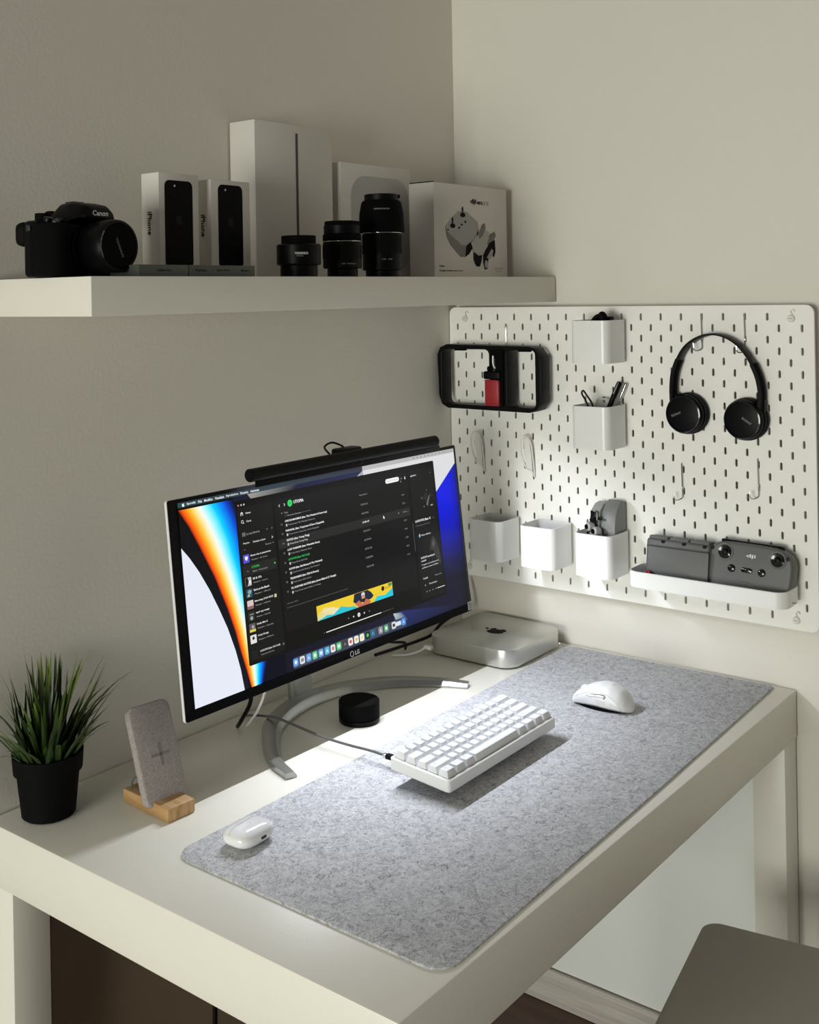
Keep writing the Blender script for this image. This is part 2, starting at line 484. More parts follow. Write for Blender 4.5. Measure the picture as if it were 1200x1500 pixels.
t = thing('puck_charger', 'dark grey round puck lying in the container nearest the monitor', 'charger', mx=PB(.133, .1718, .042) @ T(0, .0, 0))
obj('body', lathe([(0, 0), (.024, 0), (.026, .004), (.026, .058), (.022, .062), (0, .063)], 32, mx=RX(-90)), 'darkgreen', t)
t = thing('battery_cell', 'white and black battery lying across the middle low container', 'battery', mx=PB(.253, .1722, .04) @ T(0, 0, 0))
obj('body', tube([(-.026, .060, .01), (-.002, .063, .02)], .007, 14, 0), 'whiteplastic', t)
obj('band', tube([(-.002, .063, .02), (.004, .0637, .0225)], .0072, 14, 0), 'black', t)
obj('stem', tube([(.004, .0637, .0225), (.012, .03, .02), (.010, .003, .01)], .0035, 8), 'whiteplastic', t)
t = thing('usb_stick', 'slim black stick beside the battery in the middle low container', 'usb stick', mx=PB(.253, .1722, .04))
obj('body', box(.034, .007, .010, (.016, .0615, .000), .002, mx=None), 'black', t)
obj('cap', box(.012, .0062, .009, (-.0075, .0615, 0), .001), 'chrome', t)
obj('lanyard', tube([(.032, .0615, 0), (.030, .04, .003), (.026, .002, .004)], .0022, 6), 'black', t)

# ------------------------------------------------------------------ folded drone
dr = thing('folded_drone', 'folded grey camera drone standing upright in the rightmost low container', 'drone', mx=PB(.3745, .1725, .0) @ T(.006, 0, .030))
side = [(-.020, 0), (-.020, .095), (-.016, .112), (-.004, .124), (.012, .128), (.023, .126), (.026, .116), (.026, 0)]
# side profile is in (depth, height); extruded along x
mxs = Matrix(((0, 0, 1, 0), (0, 1, 0, 0), (-1, 0, 0, 0), (0, 0, 0, 1)))
obj('shell', prism([(-.020, 0), (-.021, .090), (-.015, .114), (0, .130), (.014, .1345), (.023, .131), (.027, .119), (.027, 0)], -.004, .027, .003, mx=mxs @ T(0, 0, 0)), 'drone', dr)
obj('front_shell', prism([(-.024, 0), (-.026, .104), (-.018, .119), (-.004, .128), (.012, .130), (.014, .119), (.010, .0)], -.0235, -.0040, .002, mx=mxs @ T(0, 0, 0)), 'dronel', dr)
obj('camera_recess', box(.0150, .040, .004, (-.0130, .098, .0260), .0015), 'blackgloss', dr)
obj('gimbal_camera', lathe([(0, 0), (.0065, 0), (.0065, .005), (.004, .007), (0, .007)], 20, mx=T(-.0135, .100, .0275)), 'blackgloss', dr)
obj('sensor_window', box(.008, .006, .003, (-.001, .104, .0265), .001), 'black', dr)
obj('rotor_arm', prism(rrect(.016, .070, .006), 0, .010, .002, mx=T(-.014, .036, .0265)), 'dronel', dr)
obj('rotor_arm', prism(rrect(.011, .076, .005), 0, .007, .002, mx=T(.001, .038, .027)), 'dronel', dr)
for x, y, z_ in ((-.014, .089, .029), (.000, .082, .030)):
    mo = obj('motor', lathe([(0, 0), (.0075, 0), (.0085, .002), (.0085, .011), (.006, .013), (0, .013)], 24, mx=T(x, y, z_) @ RY(-35)), 'dronel', dr)
    obj('motor_hub', lathe([(0, .0132), (.0045, .0132), (.0045, .016), (0, .016)], 16, mx=T(x, y, z_) @ RY(-35)), 'blackmatte', mo)
obj('propeller', box(.022, .006, .002, (-.024, .085, .020), .0009, mx=None), 'black', dr)
obj('propeller', tube([(-.030, .073, .024), (-.024, .079, .024), (-.014, .081, .030)], .0022, 8), 'black', dr)

# ------------------------------------------------------------------ tray
tr = thing('pegboard_tray', 'long shallow white tray hooked low on the right of the pegboard', 'tray', mx=PB(.5885, .1655))
W, D, Hh, R, th = .290, .080, .0285, .022, .0022
Po = rrect(W, D, R, 8, (0, D / 2)); Pi = rrect(W - 2 * th, D - 2 * th, R - th, 8, (0, D / 2))
bm = bmesh.new(); n = len(Po)
lay = [[bm.verts.new((x, z_, y + .0015)) for x, y in P] for P, z_ in ((Po, .0), (Po, Hh - .0006), (Pi, Hh), (Pi, th))]
for A, B in zip(lay, lay[1:]):
    for i in range(n): bm.faces.new((A[i], A[(i + 1) % n], B[(i + 1) % n], B[i]))
bm.faces.new(lay[0]); bm.faces.new(lay[-1]); obj('tray_body', bm, 'cup', tr)
for sx in (-.08, .08): obj('hook_tab', box(.004, .012, .010, (sx, .016, -.0035), .0008), 'cup', tr)

hb = thing('charging_hub', 'dark grey battery charging hub at the left end of the white tray', 'charger', mx=PB(.5295, .1690, .024) @ RX(-8))
obj('hub_body', box(.122, .077, .036, (-.001, .0395, .014), .006, 3), 'hub', hb)
obj('front_panel', prism(rrect(.116, .064, .003), 0, .0035, .001, mx=T(.001, .034, .0315)), 'hub', hb)
for x in (-.041, -.001, .038):
    s_ = obj('battery_bay', box(.037, .012, .030, (x, .0765, .012), .003), 'hub', hb)
    obj('latch', box(.009, .006, .008, (x + .012, .073, .0285), .002), 'black', s_)
obj('top_seam', box(.117, .0012, .0006, (0, .0640, .0352)), 'black', hb)
t = thing('red_strap_tab', 'small red fabric tab lying in the left corner of the tray', 'tab', mx=PB(.4745, .1685, .058))
obj('tab', tube([(-.005, .004, 0), (.0, .018, .001), (.006, .023, .004), (.014, .006, .008)], .004, 8, flat=.6), 'red', t)

rc = thing('remote_controller', 'dark grey drone remote controller leaning in the right end of the tray', 'remote', mx=PB(.6560, .1685, .051) @ RX(-12) @ RZ(-1))
out = [(-.078, .004), (-.076, .060), (-.070, .082), (-.058, .092), (-.036, .0965), (.036, .0965), (.058, .092), (.072, .082), (.077, .060), (.073, .015), (.066, .002), (-.072, .0)]
out = [(x, y * .955) for x, y in out]
Q = [(v.x, v.y) for v in smoothpath([(x, y, 0) for x, y in out] + [(out[0][0], out[0][1], 0)], 4)[:-1]]
obj('controller_body', prism(Q, -.026, .004, .006, seg=3), 'remote', rc)
for x, y in ((-.043, .0735), (.050, .0720)):
    w_ = obj('stick_well', lathe([(.0155, .0042), (.0150, .0052), (.0135, .0052), (.0125, .0045), (0, .0043)], 32, mx=T(x, y, 0)), 'remote', rc)
    obj('well_ring', lathe([(.0118, .0046), (.0112, .0060), (.0100, .0056), (0, .0050)], 32, mx=T(x, y, 0)), 'blackgloss', w_)
    obj('stick_socket', lathe([(.0055, .0056), (.0050, .0085), (.0035, .0092), (0, .0092)], 20, mx=T(x, y, 0)), 'black', w_)
obj('button', lathe([(.0068, .0035), (.0066, .0052), (.0058, .0058), (0, .0060)], 24, mx=T(-.029, .047, 0)), 'blackgloss', rc)
obj('button', lathe([(.0068, .0035), (.0066, .0052), (.0058, .0058), (0, .0060)], 24, mx=T(.0245, .0465, 0)), 'blackgloss', rc)
obj('mode_switch', prism(rrect(.020, .0085, .0042), .0035, .0058, .0008, mx=T(-.002, .047, 0)), 'blackgloss', rc)
for x, y in ((-.066, .078), (.067, .076)): obj('small_button', lathe([(.0036, .0035), (.0034, .0048), (0, .005)], 16, mx=T(x, y, 0)), 'blackgloss', rc)
for i in range(4): obj('status_light', lathe([(.0008, .0040), (.0008, .0044), (0, .0044)], 8, mx=T(-.011 + .005 * i, .0275, 0)), 'black', rc)
me = joinmesh([(fittext('dji', .0165, .0075, .025), T(.0040, .0715, .0047))]); link('logo', me, 'whiteink', rc)
obj('antenna_bar', box(.110, .010, .012, (0, .0905, -.012), .003), 'black', rc)
obj('shoulder_button', box(.018, .006, .010, (-.045, .0925, -.008), .002), 'black', rc)
obj('shoulder_button', box(.014, .006, .010, (.040, .0925, -.008), .002), 'black', rc)

# ------------------------------------------------------------------ hooks
def wire_hook(u, z0, z1, label):
    t = thing('wire_hook', label, 'hook', group='thin metal wire hooks on the pegboard', mx=PB(u, z1))
    h = z0 - z1
    P = [(0, h + .004, -.006), (0, h + .0035, .001), (.0005, h - .002, .0035), (.0015, .014, .0035), (.001, .004, .004), (-.004, .000, .011), (-.008, .003, .017), (-.009, .014, .018)]
    o = obj('wire', tube(P, .00115, 8, 5), 'chrome', t)
    obj('retaining_pin', tube([(.0025, .018, -.005), (.0025, .019, .003), (.0015, .024, .0045)], .0011, 6, 3), 'chrome', t)
    return t


wire_hook(.5618, .655, .592, 'wire hook holding the left of the headband')
wire_hook(.6415, .655, .590, 'wire hook holding the right of the headband')
wire_hook(.5195, .381, .318, 'empty wire hook below the left ear cup')
wire_hook(.6612, .400, .334, 'empty wire hook below the right ear cup')


def loop_hook(u, z0, z1, label):
    t = thing('loop_hook', label, 'hook', mx=PB(u, z1), group='long white loop hooks left of the containers'); h = z0 - z1
    obj('loop', tube([(.007, .000, .002), (.006, h * .45, .006), (.003, h * .85, .010), (-.004, h, .018), (-.011, h * .93, .022), (-.013, h * .65, .021), (-.006, h * .25, .014), (.004, .012, .008), (.007, .001, .003)], .0017, 8, 5), 'wire', t)
    P = [(-.012, h * .80), (-.009, h * .93), (-.004, h * .95), (.001, h * .85), (.006, h * .42), (.006, .012), (-.005, h * .27)]
    obj('blade', prism(P, .0095, .0108, 0), 'wire', t)
    obj('foot_pin', tube([(.007, .001, .003), (.007, -.003, -.005)], .0014, 6, 0), 'wire', t)


loop_hook(.0790, .4165, .334, 'long white loop hook nearest the corner, under the black frame')
loop_hook(.1990, .4155, .332, 'long white loop hook between monitor top and containers')
t = thing('wire_hook', 'wire hook from which the black frame hangs', 'hook', mx=PB(.1450, .58)); h = .054
obj('wire', tube([(0, h + .004, -.006), (0, h + .0035, .001), (0, h - .002, .0035), (0, .024, .004), (0, .016, .006), (0, .0115, .012), (0, .0115, .03), (0, .016, .036)], .0011, 8, 5), 'chrome', t)

# ------------------------------------------------------------------ phone rig frame
rg = thing('phone_video_rig', 'black rectangular phone filming frame with red clamp hung on the pegboard', 'frame', mx=PB(.1285, .5320, .0))
W, Hh = .246, .130
outer = [(-W / 2 + .004, -Hh / 2 + .022), (-W / 2 + .010, -Hh / 2 + .008), (-W / 2 + .024, -Hh / 2 + .001), (W / 2 - .026, -Hh / 2), (W / 2 - .010, -Hh / 2 + .005), (W / 2, -Hh / 2 + .020),
         (W / 2, Hh / 2 - .022), (W / 2 - .012, Hh / 2 - .006), (W / 2 - .026, Hh / 2 - .002), (-W / 2 + .022, Hh / 2), (-W / 2 + .007, Hh / 2 - .006), (-W / 2, Hh / 2 - .020)]
inl = rrect(.120, .116, .012, 4, (-.0545, 0)); inr = rrect(.068, .116, .010, 4, (.0790, 0))
me = shape2d([outer, inl, inr], .0165, .0012); link('frame_body', me, 'black', rg, loc=(0, 0, .0330))
for sx in (-.1215, .1215):
    for zz in (.020, .046): obj('grip_rib', box(.0026, .078, .006, (sx, 0, zz), .001), 'rubber', rg)
obj('clamp_upright', box(.030, .114, .006, (.025, 0, .0520), .002), 'blackmatte', rg)
obj('slot_opening', prism(rrect(.0050, .046, .0024), 0, .0008, 0, mx=T(.020, .018, .0550)), 'darkmetal', rg)
hk_ = obj('bright_hook', tube([(.0180, .045, .0560), (.0180, .032, .0565), (.0200, .024, .0565), (.0235, .020, .0565)], .0016, 8), 'wire', rg)
cl = obj('clamp_jaw', box(.038, .016, .014, (.0180, .0060, .058), .003), 'black', rg)
obj('clamp_pad', box(.033, .052, .009, (.0180, -.0290, .0595), .002), 'red', rg)
for yy in (-.0040, -.0525): obj('pad_ridge', box(.031, .0016, .002, (.0180, yy, .0645), .0005), 'red', cl)
for x in (-.070, .085): obj('mount_notch', box(.026, .006, .012, (x, .0565, .043), .0015), 'blackmatte', rg)
obj('side_knob', lathe([(0, 0), (.0055, 0), (.0055, .006), (0, .007)], 16, mx=T(.0085, .018, .050) @ RY(-90)), 'black', rg)

# ------------------------------------------------------------------ headphones
hp = thing('headphones', 'black on-ear headphones hanging from two hooks on the pegboard', 'headphones', mx=PB(.5915, .4770, .0))
# headband: flat band swept along an arch
arch = [(-.0755, .012), (-.0790, .040), (-.0745, .078), (-.0560, .117), (-.030, .138), (.002, .1455), (.034, .136), (.060, .112), (.079, .075), (.0850, .040), (.0810, .012)]
A = smoothpath([(x, y, 0) for x, y in arch], 6)


def band(P, wfun, th, z0):
    bm = bmesh.new(); rings = []
    for i, p in enumerate(P):
        t_ = (P[min(i + 1, len(P) - 1)] - P[max(i - 1, 0)]).normalized(); nrm = Vector((-t_.y, t_.x, 0))
        q = i / (len(P) - 1); w_ = wfun(q) / 2; th_ = th(q) if callable(th) else th
        c = []
        for a, b_ in ((-1, -.6), (-.7, -1), (.7, -1), (1, -.6), (1, .6), (.7, 1), (-.7, 1), (-1, .6)):
            c.append(bm.verts.new(p + nrm * th_ / 2 * b_ * 1 + Vector((0, 0, z0 + w_ * a))))
        rings.append(c)
    for a, b_ in zip(rings, rings[1:]):
        for k in range(8): bm.faces.new((a[k], a[(k + 1) % 8], b_[(k + 1) % 8], b_[k]))
    bm.faces.new(rings[0]); bm.faces.new(rings[-1]); return bm


obj('headband', band(A, lambda q: .024, lambda q: .0035 + .0045 * abs(2 * q - 1) ** .7, .0165), 'black', hp)
obj('headband_slider', band(A[:16], lambda q: .018, .0105, .0165), 'blackmatte', hp); obj('headband_slider', band(A[-16:], lambda q: .018, .0105, .0165), 'blackmatte', hp)
for sx, yy, txt_rot, tx in ((-.0530, .001, 22, 'SONY'), (.0560, -.0035, -33, 'SONY')):
    e = obj('ear_cup', lathe([(0, .0), (.034, .0), (.0385, .004), (.0400, .010), (.0400, .015), (.0375, .0175), (.0385, .0195), (.0385, .024), (.036, .0280), (.028, .0300), (0, .0310)], 48, mx=T(sx, yy, .003) @ RY(-3) @ Matrix.Diagonal((.93, .93, 1, 1))), 'black', hp)
    obj('ear_cushion', lathe([(.022, 0), (.0372, .0), (.0405, .004), (.0405, .011), (.036, .0125)], 40, mx=T(sx, yy, .0026) @ Matrix.Diagonal((.93, .93, 1, 1))), 'rubber', e)
    obj('outer_ring', lathe([(.0345, .0285), (.0358, .0300), (.0335, .0306), (.0330, .0296)], 48, mx=T(sx, yy, .003) @ RY(-3) @ Matrix.Diagonal((.93, .93, 1, 1))), 'blackgloss', e)
    me = joinmesh([(fittext(tx, .0205, .0042, .02), T(sx + (-.013 if sx < 0 else .008), yy + (.0 if sx < 0 else -.001), .0350) @ RY(-3) @ RZ(txt_rot))]); link('logo', me, 'dimink', e)
    obj('yoke', box(.018, .026, .018, (sx + (-.024 if sx < 0 else .0255), yy + .024, .0135), .005, 3), 'black', hp)

# ================================================================== MONITOR
mc = Vector((-.594, -.177, .266)); yaw = -.012; til = .108
mu = Vector((cos(yaw), sin(yaw), 0)); n0 = Vector((sin(yaw), -cos(yaw), 0))
mv = Vector((0, 0, 1)) * cos(til) - n0 * sin(til); mn = mu.cross(mv)
MM = Matrix((mu, mv, mn)).transposed().to_4x4(); MM.translation = mc
mon = thing('monitor', 'wide white-backed monitor with lit screen on a silver arc stand', 'monitor', mx=T(mc.x, -.10, 0))
INV = mon.matrix_world.inverted()
MW, MH = .690, .308
obj('back_shell', prism(rrect(MW, MH, .004), -.0070, -.0016, .0012), 'whiteplastic', mon, mx=INV @ MM)
obj('back_bulge', prism(rrect(.46, .17, .03), -.036, -.006, .010), 'whiteplastic', mon, mx=INV @ MM @ T(0, -.02, 0))
obj('bezel', prism(rrect(MW - .0018, MH - .0012, .003), -.0018, 0, .0003), 'black', mon, mx=INV @ MM)
obj('chin', box(MW - .004, .0135, .0015, (0, -MH / 2 + .0078, .0004), .0005), 'blackmatte', mon, mx=INV @ MM)
me = joinmesh([(fittext('LG', .0105, .0070, .02), T(.0175, -MH / 2 + .0070, .0014))]); link('logo', me, 'inklight', mon, mx=INV @ MM)
ring = shape2d([circ(.0045, 24), circ(.0037, 24)], .0001); link('logo_ring', ring, 'inklight', mon, mx=INV @ MM @ T(.0045, -MH / 2 + .0070, .0014))
lb = obj('energy_sticker', box(.012, .015, .0003, (MW / 2 - .0075, -MH / 2 + .0105, .0014)), 'inkmid', mon, mx=INV @ MM); tag(lb, 'small grey sticker on the lower right bezel corner')
for yy in (.004, 0, -.004): obj('sticker_line', box(.008, .0009, .0002, (MW / 2 - .0075, -MH / 2 + .0105 + yy, .0017)), 'black', lb)

# neck + arc foot (local frame of the monitor empty: origin x=mc.x, y=-.10, z=0)
nb_ = [(-.030, 0), (.030, 0), (.026, .13), (.0, .16), (-.026, .13)]
obj('stand_neck', prism([(-.026, .0), (.026, .0), (.022, .20), (-.022, .20)], -.008, .008, .006, mx=T(.035, .050, .006) @ RX(90) @ RX(-6)), 'foot', mon)
obj('neck_joint', box(.07, .05, .06, (.03, -.0, .21), .008, 3), 'whiteplastic', mon)


def w2m(x, y): return (x - mc.x, y + .10, 0)


arcp = [(-.790, -.246), (-.769, -.195), (-.730, -.146), (-.680, -.101), (-.615, -.073), (-.545, -.063), (-.475, -.076), (-.405, -.118), (-.355, -.178), (-.327, -.240)]
P = smoothpath([w2m(x, y) for x, y in arcp], 6); bm = bmesh.new(); rings = []
for i, p in enumerate(P):
    q = i / (len(P) - 1); t_ = (P[min(i + 1, len(P) - 1)] - P[max(i - 1, 0)]).normalized(); s_ = Vector((t_.y, -t_.x, 0))
    k = abs(2 * q - 1); w_ = .017 - .008 * k ** 1.5; h_ = .018 - .009 * k ** 1.2
    rings.append([bm.verts.new(p + s_ * a * w_ + Vector((0, 0, zz))) for a, zz in ((1, .0006), (1, h_ * .35), (.55, h_ * .92), (.2, h_), (-.8, h_), (-1, h_ * .9), (-1, .0006))])
for a, b_ in zip(rings, rings[1:]):
    for k in range(7): bm.faces.new((a[k], a[(k + 1) % 7], b_[(k + 1) % 7], b_[k]))
bm.faces.new(rings[0]); bm.faces.new(rings[-1]); obj('arc_foot', bm, 'foot', mon)

# ------------------------------------------------------------------ display content
px = []      # (verts, faces, colour)


def em(): 
    m = bpy.data.materials.new('display_pixels'); m.use_nodes = True; nt = m.node_tree; N = nt.nodes; L = nt.links
    b_ = N['Principled BSDF']; b_.inputs['Base Color'].default_value = (.001, .001, .001, 1); b_.inputs['Roughness'].default_value = .22; b_.inputs['Specular IOR Level'].default_value = .12
    a = N.new('ShaderNodeAttribute'); a.attribute_name = 'pix'; L.new(a.outputs['Color'], b_.inputs['Emission Color']); b_.inputs['Emission Strength'].default_value = 1.0
    return m


def U(u, v, l=0): return ((u - 345) / 1000, (154 - v) / 1000, .0012 + l * .00006)


def poly(P, col, l=1):
    cols = col if isinstance(col[0], (tuple, list)) else [col] * len(P)
    px.append(([U(u, v, l) for u, v in P], [tuple(range(len(P)))], cols))


def strip(A_, B_, ca, cb, l=1):
    for i in range(len(A_) - 1):
        poly([A_[i], A_[i + 1], B_[i + 1], B_[i]], [ca, ca, cb, cb], l)


def rect(u0, v0, u1, v1, col, l=2, r=0):
    if r: P = [(x, y) for x, y in rrect(u1 - u0, v1 - v0, r, 4, ((u0 + u1) / 2, (v0 + v1) / 2))]
    else: P = [(u0, v0), (u1, v0), (u1, v1), (u0, v1)]
    poly(P, col, l)


def disc(u, v, r, col, l=3): poly(circ(r, 16, (u, v)), col, l)


def txt(s_, u0, u1, v, h, col, l=3, bold=.012):
    me_ = fittext(s_, (u1 - u0) / 1000, h / 1000, bold); cx = (u0 + u1) / 2
    o_ = U(cx, v, l)
    px.append(([(q.co.x + o_[0], q.co.y + o_[1], o_[2]) for q in me_.vertices], [tuple(f.vertices) for f in me_.polygons], [col] * len(me_.vertices)))
    bpy.data.meshes.remove(me_)


WHT = (.86, .88, .93); W8 = (.80, .80, .80); G6 = (.32, .32, .32); G4 = (.16, .16, .16); G3 = (.09, .09, .09); BLK = (.0035, .0035, .004); GRN = (.03, .55, .10)
# wallpaper base: deep blue to navy, then black left part
DL, DR, DT, DB = 17.2, 681.5, 6, 292.5
NV = (.008, .008, .026); BL = (.004, .01, .75)
nx = 14
for i in range(10):
    v0 = DT + (DB - DT) * i / 10; v1 = DT + (DB - DT) * (i + 1) / 10

    def bc(u, v):
        q = (v - DT) / (DB - DT); q = max(0, min(1, (q - .28) / .5)); q = q * q * (3 - 2 * q)
        if u < 560: return NV
        e_ = max(0, min(1, (DR - u) / 25)); e_ = .35 + .65 * e_
        return tuple((BL[k] * (1 - q) + NV[k] * q) * e_ for k in range(3))
    for u0, u1 in ((DL, 560), (560.01, 620), (620, 640), (640, 660), (660, DR)):
        poly([(u0, v0), (u1, v0), (u1, v1), (u0, v1)], [bc(u0 + .01, v0), bc(u1, v0), bc(u1, v1), bc(u0 + .01, v1)], 0)
poly([(DL, DT), (200, DT), (200, DB), (DL, DB)], [(.003, .003, .004)] * 2 + [(.006, .007, .014)] * 2, 1)
poly([(120, 250), (560, 250), (560, DB), (120, DB)], [(.006, .006, .012), (.010, .010, .03), (.010, .010, .035), (.004, .004, .012)], 1)
# white lower left hill
wlp = [(17.4, 69.6), (31, 86), (46.4, 108.6), (63, 138), (76.6, 166.7), (90, 198), (101.2, 232.6), (108, 262), (112, DB)]
for a, b_ in zip(wlp, wlp[1:]): poly([(DL, a[1]), a, b_, (DL, b_[1])], [(.80, .83, .93)] * 4, 2)
# rainbow
rin = [(DL, 16.6), (34, 42), (50.5, 73.7), (74, 122), (92.4, 170.2), (104, 207), (111.5, 239.2), (119, 266), (125.5, DB)]
rout = [(122, 16.6), (133, 42), (143, 73.7), (150, 122), (156, 170.2), (160, 207), (162, 239.2), (160, 262), (149.5, DB)]
stops = [(0, (.10, .01, .002)), (.04, (.85, .06, .004)), (.12, (1.0, .24, .008)), (.20, (1.0, .55, .04)), (.29, (1.0, .86, .38)), (.37, (.95, .98, .92)), (.48, (.30, .95, 1.0)), (.60, (.0, .68, 1.0)), (.72, (.0, .30, .95)), (.84, (.002, .07, .70)), (.93, (.004, .015, .15)), (1, (.004, .004, .01))]
for (t0, c0), (t1, c1) in zip(stops, stops[1:]):
    A_ = [(a[0] + (b_[0] - a[0]) * t0, a[1]) for a, b_ in zip(rin, rout)]; B_ = [(a[0] + (b_[0] - a[0]) * t1, a[1]) for a, b_ in zip(rin, rout)]
    strip(A_, B_, c0, c1, 3)
# top band: dark gradient, wedge and white top right
poly([(122, 13), (420, 13), (420, 24), (122, 24)], [(.010, .012, .03), (.03, .035, .09), (.02, .024, .07), (.006, .008, .02)], 3)
poly([(152, 13), (260, 13), (250, 21.5), (159, 21.5)], [(.35, .35, .33), (.03, .035, .06), (.01, .015, .03), (.30, .29, .27)], 4)
poly([(403.8, 20.8), (419.6, 13), (DR, 13), (DR, 33), (617, 77), (600, 60), (600, 20.8)], (.72, .73, .74), 3)
poly([(DL, DT), (419, DT), (419, 13), (DL, 13)], [(.03, .06, .065), (.03, .035, .05), (.05, .055, .08), (.03, .07, .07)], 4)
poly([(419, DT), (DR, DT), (DR, 13.05), (419, 13.05)], (.48, .48, .48), 4)
x_ = 24
for s_, wd in (('Spotify', 17), ('File', 7), ('Modifica', 16), ('Visualizza', 18), ('Riproduzione', 24), ('Finestra', 16), ('Assistenza', 18)):
    txt(s_, x_ + 10, x_ + 10 + wd, 9.8, 3.6, WHT, 5, .02); x_ += wd + 4.5
link_ap = [(27.5 + x * 5, 9.8 - y * 5) for x, y in APPLE]; poly(link_ap, WHT, 5)
for i in range(9): disc(560 + i * 11, 9.5, 1.5, (.22, .22, .22), 5)
txt('Ven 15 set 17:42', 652, 676, 9.5, 3, (.2, .2, .2), 5)
# app window
SB = (.0085, .0085, .0085); MN = (.0075, .0075, .0078)
rect(125, 20.5, 616, 262, (.004, .004, .004), 6, 3)
rect(127.5, 31, 201, 257, SB, 7, 2.5); rect(206, 31, 536, 232, MN, 7, 2.5); rect(543, 31, 612, 257, SB, 7, 2.5)
for u, c_ in ((131.5, (.75, .22, .16)), (137.5, (.75, .62, .5)), (143.1, (.7, .7, .66))): disc(u, 27.2, 1.4, c_, 8)
# sidebar
poly([(134.5, 43), (134.5, 39.3), (137, 37.4), (139.5, 39.3), (139.5, 43), (138.2, 43), (138.2, 40), (135.8, 40), (135.8, 43)], W8, 9); txt('Home', 145, 155, 40.4, 3, W8, 9)
for r_, c_ in ((2.4, W8), (1.7, SB)): disc(136.8, 52.2, r_, c_, 9 if r_ > 2 else 10)
poly([(138.2, 53.6), (138.9, 53), (140.4, 55), (139.6, 55.5)], W8, 9); txt('Cerca', 145, 155, 52.6, 3, W8, 9)
for u in (134.6, 137, 139.3): rect(u, 68.2, u + 1, 74, G6, 9)
txt('La tua libreria', 143, 170, 71.2, 3.2, G6, 9); txt('+', 184.5, 187, 71, 2.5, G6, 9); txt('>', 195, 197.5, 71, 2.5, G6, 9)
txt('Playlist', 134.7, 147.5, 84.6, 2.8, W8, 9); txt('Podcast e show', 155, 181, 84.9, 2.8, W8, 9); txt('>', 194, 197, 84.6, 4, W8, 9); txt('Recenti', 180, 192, 93, 2.4, G6, 9); disc(196, 93, .8, G6, 9); disc(136.5, 93.5, 1, G4, 9)
items = [('Brani che ti piacciono', 42, 'Playlist \u2022 42 brani', (.10, .08, .62)), ('UTOPIA', 16, 'Album \u2022 Travis Scott', None), ("00 & 10's", 18, 'Playlist \u2022 Laura', (.5, .5, .5)), ('Boris at the Beach', 32, 'Playlist \u2022 Mixed', (.02, .08, .10)),
         ('Morning Chill 2023', 38, 'Playlist \u2022 chillmix', (.70, .55, .55)), ('opel top songs', 28, 'Playlist \u2022 Spotify', (.03, .03, .03)), ('Daily Mix 5', 22, 'Playlist \u2022 Spotify', (.10, .10, .10)), ('Only Drugs', 22, 'Playlist \u2022 DjFlow', (.75, .75, .72))]
for i, (a, wd, b_, c_) in enumerate(items):
    v = 107.2 + 16.9 * i
    if i == 1: rect(129.5, v - 8, 199.5, v + 8, (.018, .018, .018), 8, 2)
    if c_: rect(131.8, v - 6.2, 144.3, v + 6.2, c_, 9, 1)
    txt(a, 147.5, 147.5 + wd, v - 2.7, 3.2, GRN if i == 1 else (.88, .88, .88), 9, .02); txt(b_, 148.5, 148.5 + 33 - 2 * (i % 3), v + 3.6, 2.5, G6, 9)
poly([(135, 104.5), (137, 103.2), (138.2, 104.4), (139.4, 103.2), (141.4, 104.5), (141.2, 107), (138.2, 110.5), (135.2, 107)], WHT, 10)
disc(195.7, 124.1, 1.6, GRN, 9); disc(139, 126, 1.2, G4, 9)
v = 107.2 + 33.8; poly([(132, v - 6), (137, v - 6), (139, v), (136, v + 6), (132, v + 6)], (.01, .01, .01), 10); disc(141, v + 1, 2.6, (.8, .8, .8), 10)
v += 16.9; poly([(134, v - 2), (138, v - 5), (143, v - 3), (140, v + 2)], (.25, .4, .42), 10); poly([(133, v + 5), (137, v), (139, v + 5)], (.5, .5, .5), 10)
v += 16.9; rect(132, v + 2, 144.2, v + 6, (.28, .12, .12), 10); v += 16.9; rect(135, v - 3, 143, v - 2, (.4, .4, .4), 10); poly(circ(3, 12, (138, v + 3)), (.35, .35, .35), 10)
v += 16.9; rect(132, v + 2.5, 144.2, v + 6.2, (.75, .62, .10), 10); disc(139, v - 1, 2.6, (.4, .38, .35), 10); v += 16.9; disc(138, v - 1.5, 2.4, (.02, .02, .02), 10)
rect(188.5, 170, 193, 175, (.6, .6, .35), 9)
txt('LOOOVE (feat. Kid Cudi)', 149.5, 191, 246.2, 3.4, W8, 9, .02); txt('Travis Scott, Kid Cudi', 150, 177, 251.6, 2.3, G6, 9); rect(131.8, 242, 144.3, 254, (.012, .012, .012), 9, 1)
for r_, c_ in ((1.6, G6), (1.0, SB)): disc(198.6, 247.1, r_, c_, 9 if r_ > 1.2 else 10)
